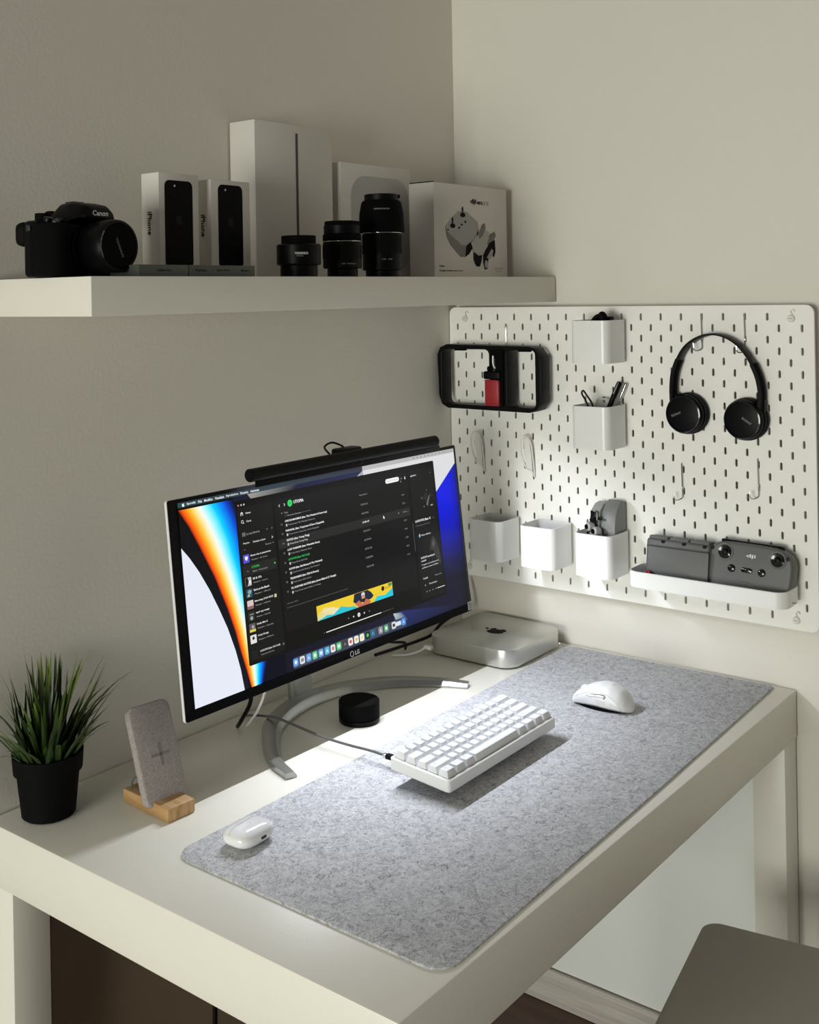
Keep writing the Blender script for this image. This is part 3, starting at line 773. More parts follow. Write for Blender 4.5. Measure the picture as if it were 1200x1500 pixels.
# main pane
txt('<', 215, 217.5, 40.6, 5, W8, 9); txt('>', 226.5, 229, 40.4, 5, W8, 9); disc(239.9, 40, 5.3, (.03, .72, .13), 9); poly([(238.4, 37.4), (238.4, 42.6), (242.8, 40)], (.01, .45, .06), 10)
txt('UTOPIA', 248, 271, 39.5, 5, WHT, 9, .025); txt('#', 219, 221.5, 52.8, 2.5, G6, 9); txt('Titolo', 225, 234, 53, 2.7, G6, 9); rect(226, 57.8, 285, 58.4, G4, 8); txt('Travis Scott', 232, 262, 58.0, 2.2, G6, 9); txt('Riproduzioni', 404.5, 425, 52.8, 2.6, G6, 9); disc(517.4, 45, 1.3, G6, 9)
rect(207, 92, 535, 106.6, (.022, .022, .022), 8, 1)
rows = [('CIRCUS MAXIMUS (feat. The Weeknd & Swae Lee)', 322, 'Travis Scott, The Weeknd, Swae Lee', 293), ('PARASAIL (feat. Yung Lean & Dave Chappelle)', 313, 'Travis Scott, Yung Lean, Dave Chappelle', 300), ('SKITZO (feat. Young Thug)', 276.5, 'Travis Scott, Young Thug', 272), ('LOST FOREVER (feat. Westside Gunn)', 298.5, 'Travis Scott, Westside Gunn', 279),
        ('LOOOVE (feat. Kid Cudi)', 273, 'Travis Scott, Kid Cudi', 267), ('K-POP (feat. Bad Bunny & The Weeknd)', 300.5, 'Travis Scott, Bad Bunny, The Weeknd', 293), ('TELEKINESIS (feat. SZA & Future)', 290, 'Travis Scott, SZA, Future', 272), ('TIL FURTHER NOTICE (feat. James Blake & 21 Savage)', 329, 'Travis Scott, James Blake, 21 Savage', 292)]
plays = ['27.679.214', '40.279.536', '29.489.107', '34.263.417', '42.279.033', '38.972.238', '30.482.896', '34.325.188']
for i, (a, ua, b_, ub) in enumerate(rows):
    v = 66.4 + 14.75 * i; hot = i == 2
    txt(a, 225.5, ua, v, 3.9, GRN if i == 4 else (.92, .92, .92), 9, .028); txt(b_, 231.5, ub, v + 6.1, 2.9, W8 if hot else G6, 9, .01)
    rect(226.8, v + 4.2, 230, v + 8, (.55, .55, .55), 9, .5); txt(str(i + 12), 216.3, 219.5, v + 3.2, 2.7, G6, 9)
    txt(plays[i], 406, 424, v + 2.2, 2.9, WHT if hot else G6, 9, .02 if hot else .005); txt(['4:18', '2:34', '6:06', '2:43', '3:46', '3:05', '5:53', '5:14'][i], 515.5, 523, v + 2.2, 2.4, G6, 9)
txt('28 luglio 2023', 214, 238, 190.6, 2.4, G4, 9); txt('\u2117 2023 Cactus Jack Records under exclusive license to Epic Records, a division of Sony Music', 213, 355, 196.8, 2.3, G4, 9, .004)
rect(475.8, 35.8, 513.1, 43.6, (.90, .90, .90), 9, 3.8); txt('Scopri Premium', 480, 509, 39.8, 2.4, (.35, .35, .35), 10); disc(519.5, 40.2, 1.2, G6, 9); disc(529.7, 39, 1.2, W8, 9); rect(528.2, 40.4, 531.2, 42.4, W8, 9, .6); txt('giulio', 545.5, 562, 39.8, 3, WHT, 9, .02); disc(603.2, 40.5, .8, G6, 9)
poly([(460.5, 95), (460.5, 101), (462, 99.8), (463.2, 102), (464, 101.4), (463, 99.4), (464.8, 99.2)], WHT, 11); disc(503, 98, 1.2, G6, 9); txt('...', 525, 530, 99, 1, G6, 9)
rect(538.4, 121, 539.5, 171, (.12, .12, .12), 9, .4)
# banner
rect(277, 208.6, 466.4, 231.8, (.86, .62, .03), 9)
poly([(277, 222), (296, 214), (318, 219), (340, 227), (330, 231.8), (277, 231.8)], [(.86, .66, .1), (.86, .7, .25), (.9, .72, .5), (.9, .8, .6), (.8, .7, .4), (.7, .68, .3)], 10)
poly([(278, 231.8), (300, 227), (315, 229.5), (334, 221), (352, 226), (368, 228), (372, 231.8)], (.03, .55, .66), 11)
poly([(415, 231.8), (425, 224), (445, 226.5), (466.4, 219), (466.4, 231.8)], (.02, .60, .72), 11)
poly([(364, 221), (368, 209), (402, 209), (410, 214), (416, 221), (409, 225), (372, 226)], (.012, .02, .05), 11)
poly([(368, 225), (378, 221), (386, 228), (396, 222), (408, 228), (404, 231.8), (376, 231.8)], (.55, .16, .10), 12); poly(circ(4.4, 14, (389.5, 218.5), 6.6), (.60, .32, .22), 13); poly([(385.4, 220.5), (393.6, 220.5), (392.8, 225), (389.5, 227), (386, 225)], (.02, .012, .01), 14); poly([(385, 215.5), (385.5, 211.5), (389.5, 210.2), (393.5, 211.5), (394, 215.5), (389.5, 214)], (.75, .72, .62), 14)
disc(441, 215, 4, (.015, .012, .01), 12); txt('Spotify', 447, 463, 215.5, 4, (.25, .17, .02), 12); txt('scopri di piu', 418, 434, 220.5, 2.2, (.45, .33, .02), 12)
txt('Estate', 292, 318, 218.5, 6, (.92, .80, .45), 11); rect(455.5, 209.5, 465.5, 214, (.05, .3, .12), 11, 1.5)
# player
for u, c_, r_ in ((349, G4, 1.5), (361.5, W8, 1.4), (374.9, (.88, .88, .88), 3.4), (388.5, W8, 1.4), (401.5, G4, 1.5)): disc(u, 243.7, r_, c_, 9)
rect(374.1, 242.2, 374.7, 245.4, SB, 10); rect(375.2, 242.2, 375.8, 245.4, SB, 10); rect(294, 252.4, 431.7, 253.7, (.9, .9, .9), 9, .6); rect(431.7, 252.5, 458, 253.6, G3, 9, .5); disc(289.5, 253, .9, G4, 9); disc(462.5, 253, .9, G4, 9)
# right pane
poly([(571, 83), (584, 72), (590, 80), (603, 74), (593, 88), (588, 99), (582, 88), (574, 84)], (.02, .02, .02), 8)
poly([(583, 95), (590, 84), (597, 78), (592, 88), (587, 99)], (.14, .14, .13), 9); disc(588, 70, 1.2, G4, 9); disc(602, 82, 1.3, (.06, .07, .03), 9); poly([(569, 79), (573, 83), (571.5, 85)], G4, 9); disc(576, 98, 1.2, G6, 9); rect(595, 97, 602, 99.5, G6, 9, .8)
txt('LOOOVE (feat. K', 547, 592, 120.8, 5.2, WHT, 9, .03); txt('Travis Scott, Kid Cudi', 547, 587, 128.5, 2.8, G4, 9); disc(600, 121, 1.2, G4, 9); poly(circ(2.2, 14, (555, 146.3), 3.2), (.35, .5, .75), 9); txt('Video ufficiale', 559, 587, 146.5, 2.6, W8, 9)
poly([(580, 175), (586, 158), (592, 152), (600, 160), (607, 180), (610, 203), (604, 206), (590, 178)], (.035, .035, .033), 8); poly([(587, 168), (592, 158), (597, 166), (592, 174)], (.09, .085, .08), 9)
txt('ISCRIVITI ascoltatori', 552.5, 592.5, 185.6, 3.4, W8, 9, .02); txt('mensili', 552.5, 566, 191, 2.8, W8, 9, .02); txt('Il rapper e produttore ha', 553, 602.5, 198, 2.8, W8, 9, .012); txt('pubblicato il disco UTOPIA', 553, 600, 203.5, 2.8, W8, 9, .012)
txt('Crediti', 553, 566, 221.8, 3, W8, 9, .02); txt('Mostra tutto', 588, 607, 222, 2.4, G6, 9); disc(557, 234, 1.5, G6, 9); txt('Travis Scott', 568, 591, 233.4, 2.8, W8, 9)
for u in (560, 568, 577, 586): disc(u, 245.5, 1.2, G6, 9)
rect(590, 244.9, 613, 246, (.8, .8, .8), 9, .5)
# glow by the dock and the dock itself
poly([(462, 262), (485, 265), (500, 280), (470, 280)], [(.55, .62, .55), (.05, .12, .30), (.02, .04, .2), (.10, .35, .55)], 2)
poly([(462, 262), (480, 262), (640, 285), (640, DB), (470, DB)], [(.03, .06, .18), (.02, .03, .14), (.008, .008, .028), (.006, .006, .022), (.012, .02, .09)], 1.5)
rect(214.5, 273.6, 494.4, 290.0, (.055, .065, .10), 6, 4)
ic = [(.12, .35, .85), (.75, .75, .75), (.15, .35, .80), (.12, .60, .30), (.15, .40, .85), (.10, .45, .75), (.82, .80, .78), (.10, .62, .22), (.05, .05, .05), (.85, .82, .82), (.88, .88, .88), (.88, .85, .75), (.02, .02, .02), (.04, .14, .26), (.30, .30, .32), (.10, .40, .20), (.70, .70, .70), (.08, .30, .80)]
iu = [220.7, 235.1, 249.5, 263.6, 277.7, 292, 305.9, 320, 334.7, 348.6, 363, 377, 391.3, 404.9, 425.3, 440, 460.3, 486.8]
gl = [(.8, .85, .9), (.25, .25, .27), (.8, .85, .95), (.8, .9, .8), (.8, .88, .95), (.8, .88, .95), (.55, .25, .15), (.8, .95, .8), (.22, .22, .22), (.7, .1, .1), (.88, .5, .1), (.88, .7, .1), (.04, .65, .12), (.1, .45, .75), (.75, .75, .75), (.8, .9, .8), (.03, .03, .03), (.5, .7, .9)]
for k, (u, c_, g_) in enumerate(zip(iu, ic, gl)):
    rect(u - 5.6, 275.3, u + 5.6, 286.9, c_, 8, 2.6)
    if k == 13: txt('A', u - 3, u + 3, 281, 5, g_, 9)
    elif k % 3 == 0: disc(u, 281, 3, g_, 9)
    elif k % 3 == 1: rect(u - 3, 278.5, u + 3, 283.5, g_, 9, 1)
    else: poly([(u - 3, 284), (u, 278), (u + 3, 284), (u, 282.5)], g_, 9)
rect(466, 277.5, 480, 284.5, (.70, .80, .90), 7, 1.5)
vs, fs, cs = [], [], []
for V_, F_, C_ in px:
    n_ = len(vs); vs += V_; fs += [tuple(i + n_ for i in f) for f in F_]; cs += list(C_)
me = bpy.data.meshes.new('display'); me.from_pydata(vs, [], fs); at = me.color_attributes.new('pix', 'FLOAT_COLOR', 'POINT')
fl_ = []
for c_ in cs: fl_ += [c_[0], c_[1], c_[2], 1]
at.data.foreach_set('color', fl_)
d_ = link('display', me, em(), mon, mx=INV @ MM, smooth=False); d_['label'] = 'lit screen with a dark music player window over rainbow wallpaper'

# ------------------------------------------------------------------ light bar on the monitor
lbp = Vector((-.5670, -.180, .4370))
bar = thing('monitor_light_bar', 'black cylindrical lamp bar sitting on the top edge of the monitor', 'lamp', mx=T(*lbp) @ RZ(-.7))
bl = .464
obj('bar_tube', lathe([(0, -bl / 2), (.0086, -bl / 2), (.0100, -bl / 2 + .0015), (.0100, bl / 2 - .0015), (.0086, bl / 2), (0, bl / 2)], 36, mx=RY(90)), 'black', bar)
led = obj('led_strip', box(bl - .03, .009, .0016, (0, .0, -.0098), .0003), 'led', bar); led['label'] = 'glowing white strip under the bar'
obj('light_shield', box(bl - .006, .0014, .0100, (0, -.0108, -.0117), .0004), 'black', bar)
cl_ = obj('clip_mount', box(.052, .026, .018, (.0100, .018, .004), .004), 'black', bar)
obj('counterweight', box(.046, .018, .045, (.010, .0315, -.022), .005), 'black', bar)
obj('clip_lip', box(.012, .003, .006, (.010, -.0115, -.0095), .001), 'black', bar)
obj('power_cable', tube([(-.030, .020, .006), (-.036, .026, .018), (-.018, .026, .0235), (.004, .024, .016), (.012, .026, .010)], .0017, 8), 'black', bar)
M['led'].node_tree.nodes['Principled BSDF'].inputs['Emission Strength'].default_value = 6
al = area('light_bar_beam', lbp + Vector((0, -.004, -.0125)), lbp + Vector((0, -.42, -.44)), bl - .04, .006, 4.4, (.88, .92, 1), 178)

# ================================================================== MINI COMPUTER
mm_ = thing('mini_computer', 'square silver mini computer on the desk in the corner', 'computer', (-.1165, -.160, 0))
obj('aluminium_case', prism(rrect(.197, .197, .032, 12), .003, .036, .0012), 'alu', mm_)
obj('base_ring', lathe([(0, .0002), (.082, .0002), (.083, .0032), (0, .0032)], 48), 'black', mm_)
link('logo', apple(.038), 'ink', mm_, mx=T(0, 0, .0362) @ RZ(0))
obj('status_light', lathe([(0, 0), (.0011, 0), (.0011, .0004), (0, .0004)], 12, mx=T(.080, -.0985, .0085) @ RX(90)), 'ledwhite', mm_)
pl = thing('white_plug', 'white plug pushed into the left rear of the silver mini computer', 'plug', (-.2225, -.0745, .0), )
obj('plug_body', box(.011, .018, .008, (0, .000, .015), .002), 'whiteplastic', pl)
obj('plug_cable', tube([(-.004, .004, .015), (-.016, .014, .008), (-.032, .03, .003), (-.05, .052, .003)], .0022, 8), 'whiteplastic', pl)
t = thing('display_cable', 'black cables running behind the monitor to the mini computer', 'cable', (-.30, -.06, 0))
obj('cable', tube([(-.05, .015, .028), (.02, .015, .024), (.08, .015, .021), (.1275, .015, .0218), (.1575, .015, .035), (.198, .015, .0425), (.242, .015, .0465), (.268, .018, .052), (.275, .030, .10)], .0032, 8), 'black', t)
obj('cable', tube([(-.13, .02, .08), (-.05, .015, .055), (.00, .012, .040), (.045, .018, .026), (.066, .034, .006)], .0026, 8), 'black', t)

# ================================================================== FELT MAT
mt = [(-1.0165, -.2835), (-.60, -.2815), (-.028, -.2685), (-.0235, -.272), (-.0165, -.672), (-.021, -.6785), (-.50, -.693), (-1.015, -.7040)]
arcs = []
for cx, cy, r_, a0 in ((-1.0175, -.6760, .0285, 270), (-1.0175, -.3105, .0285, 180)):
    arcs.append([(cx - 0 + r_ * cos(radians(a0 - 90 * i / 7)), cy + r_ * sin(radians(a0 - 90 * i / 7))) for i in range(8)])
pts = mt[1:7] + arcs[0] + arcs[1]
ma = obj('desk_mat', prism(pts, .0002, .0034, .0009), 'felt'); tag(ma, 'large grey felt mat covering the front of the desk', 'mat')
MT = .0034

# ================================================================== KEYBOARD
kb = thing('keyboard', 'compact white mechanical keyboard on the grey felt mat', 'keyboard', (-.5825, -.4320, MT), (0, 0, radians(.4)))
KT = RX(4.5)
kw, kd = .292, .104
bm = bmesh.new()
lv = []
for w_, d_, z_, ins in ((kw - .008, kd - .008, .0128, 0), (kw - .003, kd - .003, .0138, 0), (kw, kd, .0155, 0), (kw, kd, .0305, 0), (kw - .003, kd - .003, .0315, 0), (kw - .007, kd - .007, .0315, 0), (kw - .0085, kd - .0085, .0220, 0)):
    P_ = rrect(w_, d_, .005, 4); lv.append([bm.verts.new((x, y, z_ + (y + kd / 2) * (.085 if z_ > .001 else 0))) for x, y in P_])
for A, B in zip(lv, lv[1:]):
    for i in range(len(A)): bm.faces.new((A[i], A[(i + 1) % len(A)], B[(i + 1) % len(A)], B[i]))
bm.faces.new(lv[0]); bm.faces.new(lv[-1]); obj('keyboard_case', bm, 'whiteplastic', kb)
for sx in (-.095, .105):
    for y_, z_ in ((-.010, .0160), (.036, .0200)): obj('foot', box(.030, .012, z_ - .0004, (sx, y_, z_ / 2), .002), 'rubber', kb)
rowsk = [[1] * 13 + [2], [1.5] + [1] * 12 + [1.5], [1.75] + [1] * 11 + [2.25], [2.25] + [1] * 10 + [2.75], [1.25] * 3 + [6.25] + [1.25] * 4]
leg = [list('`1234567890-=') + ['Bk'], ['Tab'] + list('QWERTYUIOP[]\\'), ['Caps'] + list("ASDFGHJKL;'") + ['Enter'], ['Shift'] + list('ZXCVBNM,./') + ['Shift'], ['Ctrl', 'Win', 'Alt', '', 'Alt', 'Fn', 'Mn', 'Ctrl']]
U1 = .01890; meshes = {}; legbits = {}


def keymesh(wu, row):
    k = (wu, row)
    if k in meshes: return meshes[k]
    w_ = wu * U1 - .0013; d_ = U1 - .0013; hgt = [.0108, .0094, .0086, .0088, .0094][row]
    bm = bmesh.new(); lay = []
    for ww, dd, zz, rr, dy in ((w_, d_, 0, .001, 0), (w_ - .0004, d_ - .0004, .0015, .0012, 0), (w_ - .0052, d_ - .0058, hgt, .0018, .0008), (w_ - .0066, d_ - .0072, hgt + .0003, .0018, .0008)):
        lay.append([bm.verts.new((x, y + dy, zz)) for x, y in rrect(ww, dd, rr, 2)])
    for A, B in zip(lay, lay[1:]):
        for i in range(len(A)): bm.faces.new((A[i], A[(i + 1) % len(A)], B[(i + 1) % len(A)], B[i]))
    bm.faces.new(lay[-1]); bmesh.ops.recalc_face_normals(bm, faces=bm.faces)
    me = bpy.data.meshes.new('keycap'); bm.to_mesh(me); bm.free(); me.materials.append(M['key'])
    me.polygons.foreach_set('use_smooth', [True] * len(me.polygons)); me.set_sharp_from_angle(angle=radians(30))
    meshes[k] = me; return me


for r_, rw in enumerate(rowsk):
    x = -7.5 * U1; y = (2 - r_) * U1
    for i, wu in enumerate(rw):
        o = bpy.data.objects.new('keycap', keymesh(wu, r_)); COL.objects.link(o); o.parent = kb
        cx = x + wu * U1 / 2; zb = .0305 + (y + kd / 2) * .085
        o.matrix_local = T(cx, y, zb) @ RX(4.9 + [6, 3, 0, -2, -4][r_] * .5)
        if leg[r_][i]:
            hgt = [.0108, .0094, .0086, .0088, .0094][r_]
            lg = leg[r_][i]; lm_ = link('legend', joinmesh([(fittext(lg, .0018 * max(1, len(lg) * .75)), T(-wu * U1 / 2 + .0062 + .0009 * len(lg), .0028, hgt + .0005))]), 'legend', o, smooth=False)
        x += wu * U1
cb = thing('keyboard_cable', 'grey braided cable from the back of the keyboard over the silver foot to the wall', 'cable', (-.682, -.330, 0))
K0 = Vector((-.682, -.330, 0))


def cbp(x, y, z_): return Vector((x, y, z_)) - K0


obj('plug', box(.009, .026, .007, (0, -.021, .0195), .0015), 'black', cb)
obj('plug_collar', box(.0072, .006, .0058, (0, -.0048, .0193), .0012), 'chrome', cb)
obj('braided_cord', tube([cbp(-.682, -.334, .0193), cbp(-.6821, -.31, .020), cbp(-.6819, -.262, .018), cbp(-.6806, -.205, .0175), cbp(-.6787, -.145, .0215), cbp(-.676, -.105, .0225), cbp(-.668, -.06, .014), cbp(-.663, -.02, .004)], .0021, 8), 'cable', cb)

# ================================================================== MOUSE
ms = thing('mouse', 'white wireless mouse at the right of the keyboard on the felt mat', 'mouse', (-.2760, -.4820, MT), (0, 0, radians(2)))


MY = [-.0535, -.0515, -.046, -.036, -.020, 0, .020, .035, .046, .0515, .0535]
MWd = [.002, .0115, .0215, .0275, .0302, .0292, .0272, .0262, .0235, .0165, .004]
MHt = [.004, .0105, .0215, .0325, .0400, .0405, .0345, .0265, .0190, .0130, .0060]


def interp(X, Yv, x):
    for i in range(len(X) - 1):
        if x <= X[i + 1]:
            q = (x - X[i]) / (X[i + 1] - X[i]); a = Yv[max(i - 1, 0)]; b_ = Yv[i]; c = Yv[i + 1]; d = Yv[min(i + 2, len(X) - 1)]
            return b_ + (c - b_) * q
    return Yv[-1]


def side_x(y, z_):
    wd, hp_ = interp(MY, MWd, y), interp(MY, MHt, y); zz = min(.999, max(0, (z_ - .0008) / hp_)) ** (1 / .72)
    return wd * (1 - zz * zz) ** (.75 / 2) * (1 - .10 * (zz < .35) * (1 - zz / .35))


def mouse_shell():
    bm = bmesh.new(); ny, na = 40, 26; rings = []
    for i in range(ny + 1):
        y = -.0535 * cos(pi * i / ny); wd = interp(MY, MWd, y); hp_ = interp(MY, MHt, y); R_ = []
        for k in range(na):
            b_ = pi * k / (na - 1); xx = -cos(b_); zz = sin(b_)
            x_ = math.copysign(abs(xx) ** .75, xx) * wd * (1 - .10 * (zz < .35) * (1 - zz / .35))
            R_.append(bm.verts.new((x_, y, .0008 + hp_ * zz ** .72)))
        rings.append(R_)
    for A, B in zip(rings, rings[1:]):
        for k in range(na - 1): bm.faces.new((A[k], A[k + 1], B[k + 1], B[k]))
        bm.faces.new((A[-1], A[0], B[0], B[-1]))
    bm.faces.new(rings[0]); bm.faces.new(rings[-1])
    for _ in range(2): bmesh.ops.smooth_vert(bm, verts=bm.verts, factor=.4, use_axis_x=True, use_axis_y=False, use_axis_z=True)
    return bm


def onside(P, out_=.0002): return [(-side_x(y, z_) - out_, y, z_) for y, z_ in P]


obj('mouse_shell', mouse_shell(), 'whiteplastic', ms)
obj('base_plate', prism([(x * .93, y * .95) for x, y in circ(.027, 40, (0, 0), .050)], .0002, .0016), 'black', ms)
obj('scroll_wheel', lathe([(0, -.0035), (.0080, -.0035), (.0088, -.002), (.0088, .002), (.0080, .0035), (0, .0035)], 28, mx=T(0, .0335, .0215) @ RY(90)), 'whiteplastic', ms)
for a_, b_ in (((.0170, .0215), (.0035, .0240)), ((.0020, .0242), (-.0125, .0250))):
    obj('side_button', tube(onside([a_, ((a_[0] + b_[0]) / 2, (a_[1] + b_[1]) / 2 + .0004), b_], -.0006), .0021, 10, 4), 'glosswhite', ms)
obj('button_seam', tube(onside([(.0195, .0215), (.0100, .0252), (-.0010, .0270), (-.0120, .0278), (-.0152, .0255), (-.0130, .0225)], .0), .0008, 6), 'inkgrey', ms)
obj('side_seam', tube(onside([(.0500, .0080), (.0420, .0150), (.0300, .0220), (.0150, .0270), (-.002, .0300), (-.0180, .0290), (-.0320, .0210), (-.0400, .0110), (-.0430, .0040)], -.0001), .0004, 6), 'inklight', ms)
for k in range(4): obj('grip_groove', tube(onside([(.004 - k * .002, .0185 - k * .0030), (-.012, .0180 - k * .003), (-.028 + k * .001, .0165 - k * .003)], -.0003), .0005, 6), 'inklight', ms)
link('logo', joinmesh([(fittext('logi', .0090, .0042, .02), T(0, -.0190, .0412) @ RX(-2) @ RZ(180))]), 'inklight', ms, smooth=False)

# ================================================================== EARBUD CASE
ec = thing('earbud_case', 'small glossy white earbud case on the left end of the felt mat', 'case', (-.9670, -.3385, MT), (0, 0, radians(3)))


def superell(a, b_, c, e1=.62, nu=40, nv=20):
    bm = bmesh.new(); sg = lambda v, e: math.copysign(abs(v) ** e, v)
    rings = []
    for j in range(1, nv):
        ph = -pi / 2 + pi * j / nv
        rings.append([bm.verts.new((a * sg(cos(ph), .85) * sg(cos(t_), e1), b_ * sg(cos(ph), .85) * sg(sin(t_), e1), c * sg(sin(ph), .75))) for t_ in [2 * pi * k / nu for k in range(nu)]])
    lo = bm.verts.new((0, 0, -c)); hi = bm.verts.new((0, 0, c))
    for A, B in zip(rings, rings[1:]):
        for k in range(nu): bm.faces.new((A[k], A[(k + 1) % nu], B[(k + 1) % nu], B[k]))
    for k in range(nu): bm.faces.new((lo, rings[0][(k + 1) % nu], rings[0][k])); bm.faces.new((hi, rings[-1][k], rings[-1][(k + 1) % nu]))
    return bm


bm = superell(.0325, .0245, .0128); bmesh.ops.translate(bm, vec=(0, 0, .0129), verts=bm.verts); obj('case_shell', bm, 'glosswhite', ec)
obj('lid_seam', shp := tube([(-.0318, .006, .0150), (-.028, .006, .0222), (-.019, .006, .0252), (0, .006, .0257), (.019, .006, .0252), (.028, .006, .0222), (.0318, .006, .0150)], .00022, 5), 'inklight', ec)
obj('charging_port', prism(rrect(.0095, .0035, .0016), 0, .001, 0, mx=T(.002, -.0238, .0120) @ RX(90)), 'blackgloss', ec)
obj('status_light', lathe([(0, 0), (.0008, 0), (0, .0003)], 10, mx=T(0, -.004, .0257)), 'inkmid', ec)

# ================================================================== BLACK PUCK
pk = thing('desk_dial', 'squat black cylinder with round top in front of the monitor stand', 'dial', (-.5600, -.1820, 0))
obj('base', lathe([(0, .0002), (.0325, .0002), (.0338, .002), (.0338, .0075), (.0325, .0085), (0, .0085)], 48), 'black', pk)
obj('dial_ring', lathe([(.0325, .0088), (.0338, .0095), (.0338, .0335), (.0325, .0350), (.030, .0353), (.0, .0350)], 48), 'blackmatte', pk)

# ================================================================== CHARGER STAND
cs_ = thing('phone_charger_stand', 'fabric-covered charging pad upright in a small bamboo block', 'charger', (-.9655, -.1600, 0), (0, 0, radians(-3.5)))
bw, bd_, bh = .046, .104, .019
obj('bamboo_base', box(bw, bd_, bh, (0, 0, bh / 2 + .0002), .0025), 'bamboo', cs_)
PM = T(.001, -.017, .010) @ RZ(-4) @ RX(90) @ RX(-22)
pad = rrect(.066, .134, .012, 6, (0, .067))
obj('fabric_pad', prism(pad, -.0075, .0065, .003, seg=3), 'fabric', cs_, mx=PM)
po = obj('embossed_cross', box(.0036, .030, .0006, (.003, .064, .0066)), 'bluedot', cs_, mx=PM)
obj('cross_arm', box(.030, .0036, .0006, (.003, .064, .0066)), 'bluedot', po)
obj('power_cord', tube([(-.012, .018, .040), (-.017, .030, .038), (-.018, .036, .030), (-.016, .040, .0205)], .0014, 8), 'cable', cs_)

# ================================================================== POTTED GRASS
pt = thing('potted_plant', 'spiky green grass-like plant in a black pot at the left end of the desk', 'plant', (-1.0680, -.0520, 0)); pt['kind'] = 'thing'
obj('pot', lathe([(0, .0003), (.0340, .0003), (.0360, .002), (.0420, .060), (.0460, .0610), (.0478, .0860), (.0455, .0862), (.0430, .070), (0, .070)], 56), 'pot', pt)
obj('moss', lathe([(0, .076), (.02, .0765), (.0432, .071)], 30), 'soil', pt)
bl_m = []


def blade(base, az, ln, lean, curl, wd, tone):
    bm = bmesh.new(); n = 7; d = Vector((cos(az), sin(az), 0)); s_ = Vector((-sin(az), cos(az), 0)); p = Vector(base); ang = lean; prev = None; tn = []
    for i in range(n + 1):
        q = i / n; w_ = wd * (1 - q ** 2.2) * (.75 + .6 * q * (1 - q) * 2) + .0002; fold = .25 * w_
        dirv = d * sin(ang) + Vector((0, 0, 1)) * cos(ang); nrm = d * cos(ang) - Vector((0, 0, 1)) * sin(ang)
        cur = [bm.verts.new(p - s_ * w_), bm.verts.new(p + nrm * fold), bm.verts.new(p + s_ * w_)]
        if prev:
            bm.faces.new((prev[0], prev[1], cur[1], cur[0])); bm.faces.new((prev[1], prev[2], cur[2], cur[1]))
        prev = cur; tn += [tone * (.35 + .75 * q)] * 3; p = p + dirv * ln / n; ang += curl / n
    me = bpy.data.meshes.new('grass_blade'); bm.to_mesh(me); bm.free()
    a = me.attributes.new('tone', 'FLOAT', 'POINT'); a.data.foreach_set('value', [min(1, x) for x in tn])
    return me


for i in range(170):
    a = random.uniform(0, 2 * pi); r_ = .036 * random.random() ** .6; lean = .05 + .50 * (r_ / .036) * random.uniform(.5, 1.25)
    ln = random.uniform(.070, .158) * (1.0 - .12 * (r_ / .036)); cu_ = random.uniform(.05, .75) * (.5 + r_ / .036)
    bx_, by_ = r_ * cos(a), r_ * sin(a)
    # blades near the wall grow upright so that they do not pass into it
    reach = by_ + ln * sin(lean + cu_ * .4) * sin(a)
    az = a + random.uniform(-.5, .5)
    if by_ + ln * sin(min(1.5, lean + cu_ * .6)) * sin(az) > .046:
        lean *= .25; cu_ *= .15
        if by_ + ln * sin(lean + cu_) * max(0, sin(az)) > .046: az = -az
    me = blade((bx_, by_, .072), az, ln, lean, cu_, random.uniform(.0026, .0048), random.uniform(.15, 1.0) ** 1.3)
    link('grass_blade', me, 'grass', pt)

# ================================================================== SHELF ITEMS
def carton(name, label, cat, x0, yf, w_, d_, h_, m='card', z0=SZ, bev=.0012):
    t = thing(name, label, cat, (x0 + w_ / 2, yf + d_ / 2, z0 + .0004)); obj('carton', box(w_, d_, h_, (0, 0, h_ / 2), bev), m, t)
    return t, T(0, -d_ / 2 - .0003, 0) @ FL, T(-w_ / 2 - .0003, 0, 0) @ FX   # local frames of the front face and of the left end (origin bottom centre)


for nm, x0, w_, d_, h_, lab, two in (('phone_box', -.9130, .0765, .0390, .1535, 'taller white phone box with black phone picture, nearest the camera body', True), ('phone_box', -.8125, .0825, .0325, .1500, 'shorter white phone box with black phone picture, beside the tall white carton', False)):
    t, F, S = carton(nm, lab, 'box', x0, -.12, w_, d_, h_, 'cardw' if False else 'card'); t['group'] = 'white phone boxes on the shelf'
    pw = .0535 if two else .0515
    pr = link('phone_picture', flat([(rrect(pw, .128, .009, 6, (-.001, .0790)), 0)]), 'ink', t, mx=F, smooth=False)
    cams = [(-.020, .134, .0050), (-.011, .124, .0050)] if two else [(-.0195, .1350, .0048)]
    for cx, cy, rr in cams: link('lens_ring', shape2d([circ(rr, 20, (cx, cy)), circ(rr * .8, 20, (cx, cy))], .00005), 'inkdark', t, mx=F @ T(0, 0, .0003), smooth=False)
    link('flash_dot', flat([(circ(.0016, 12, ((-.009, .1350) if two else (-.0115, .1350))), 0)]), 'whiteink', t, mx=F @ T(0, 0, .0004), smooth=False)
    link('logo', joinmesh([(apple(.0150), T(-.001, .0865, .0004))]), 'inkdark', t, mx=F, smooth=False)
    link('lettering', joinmesh([(fittext('iPhone', .034, .0095, .02), T(-.001, .0800, .0002) @ RZ(-90))]), 'ink', t, mx=S, smooth=False)

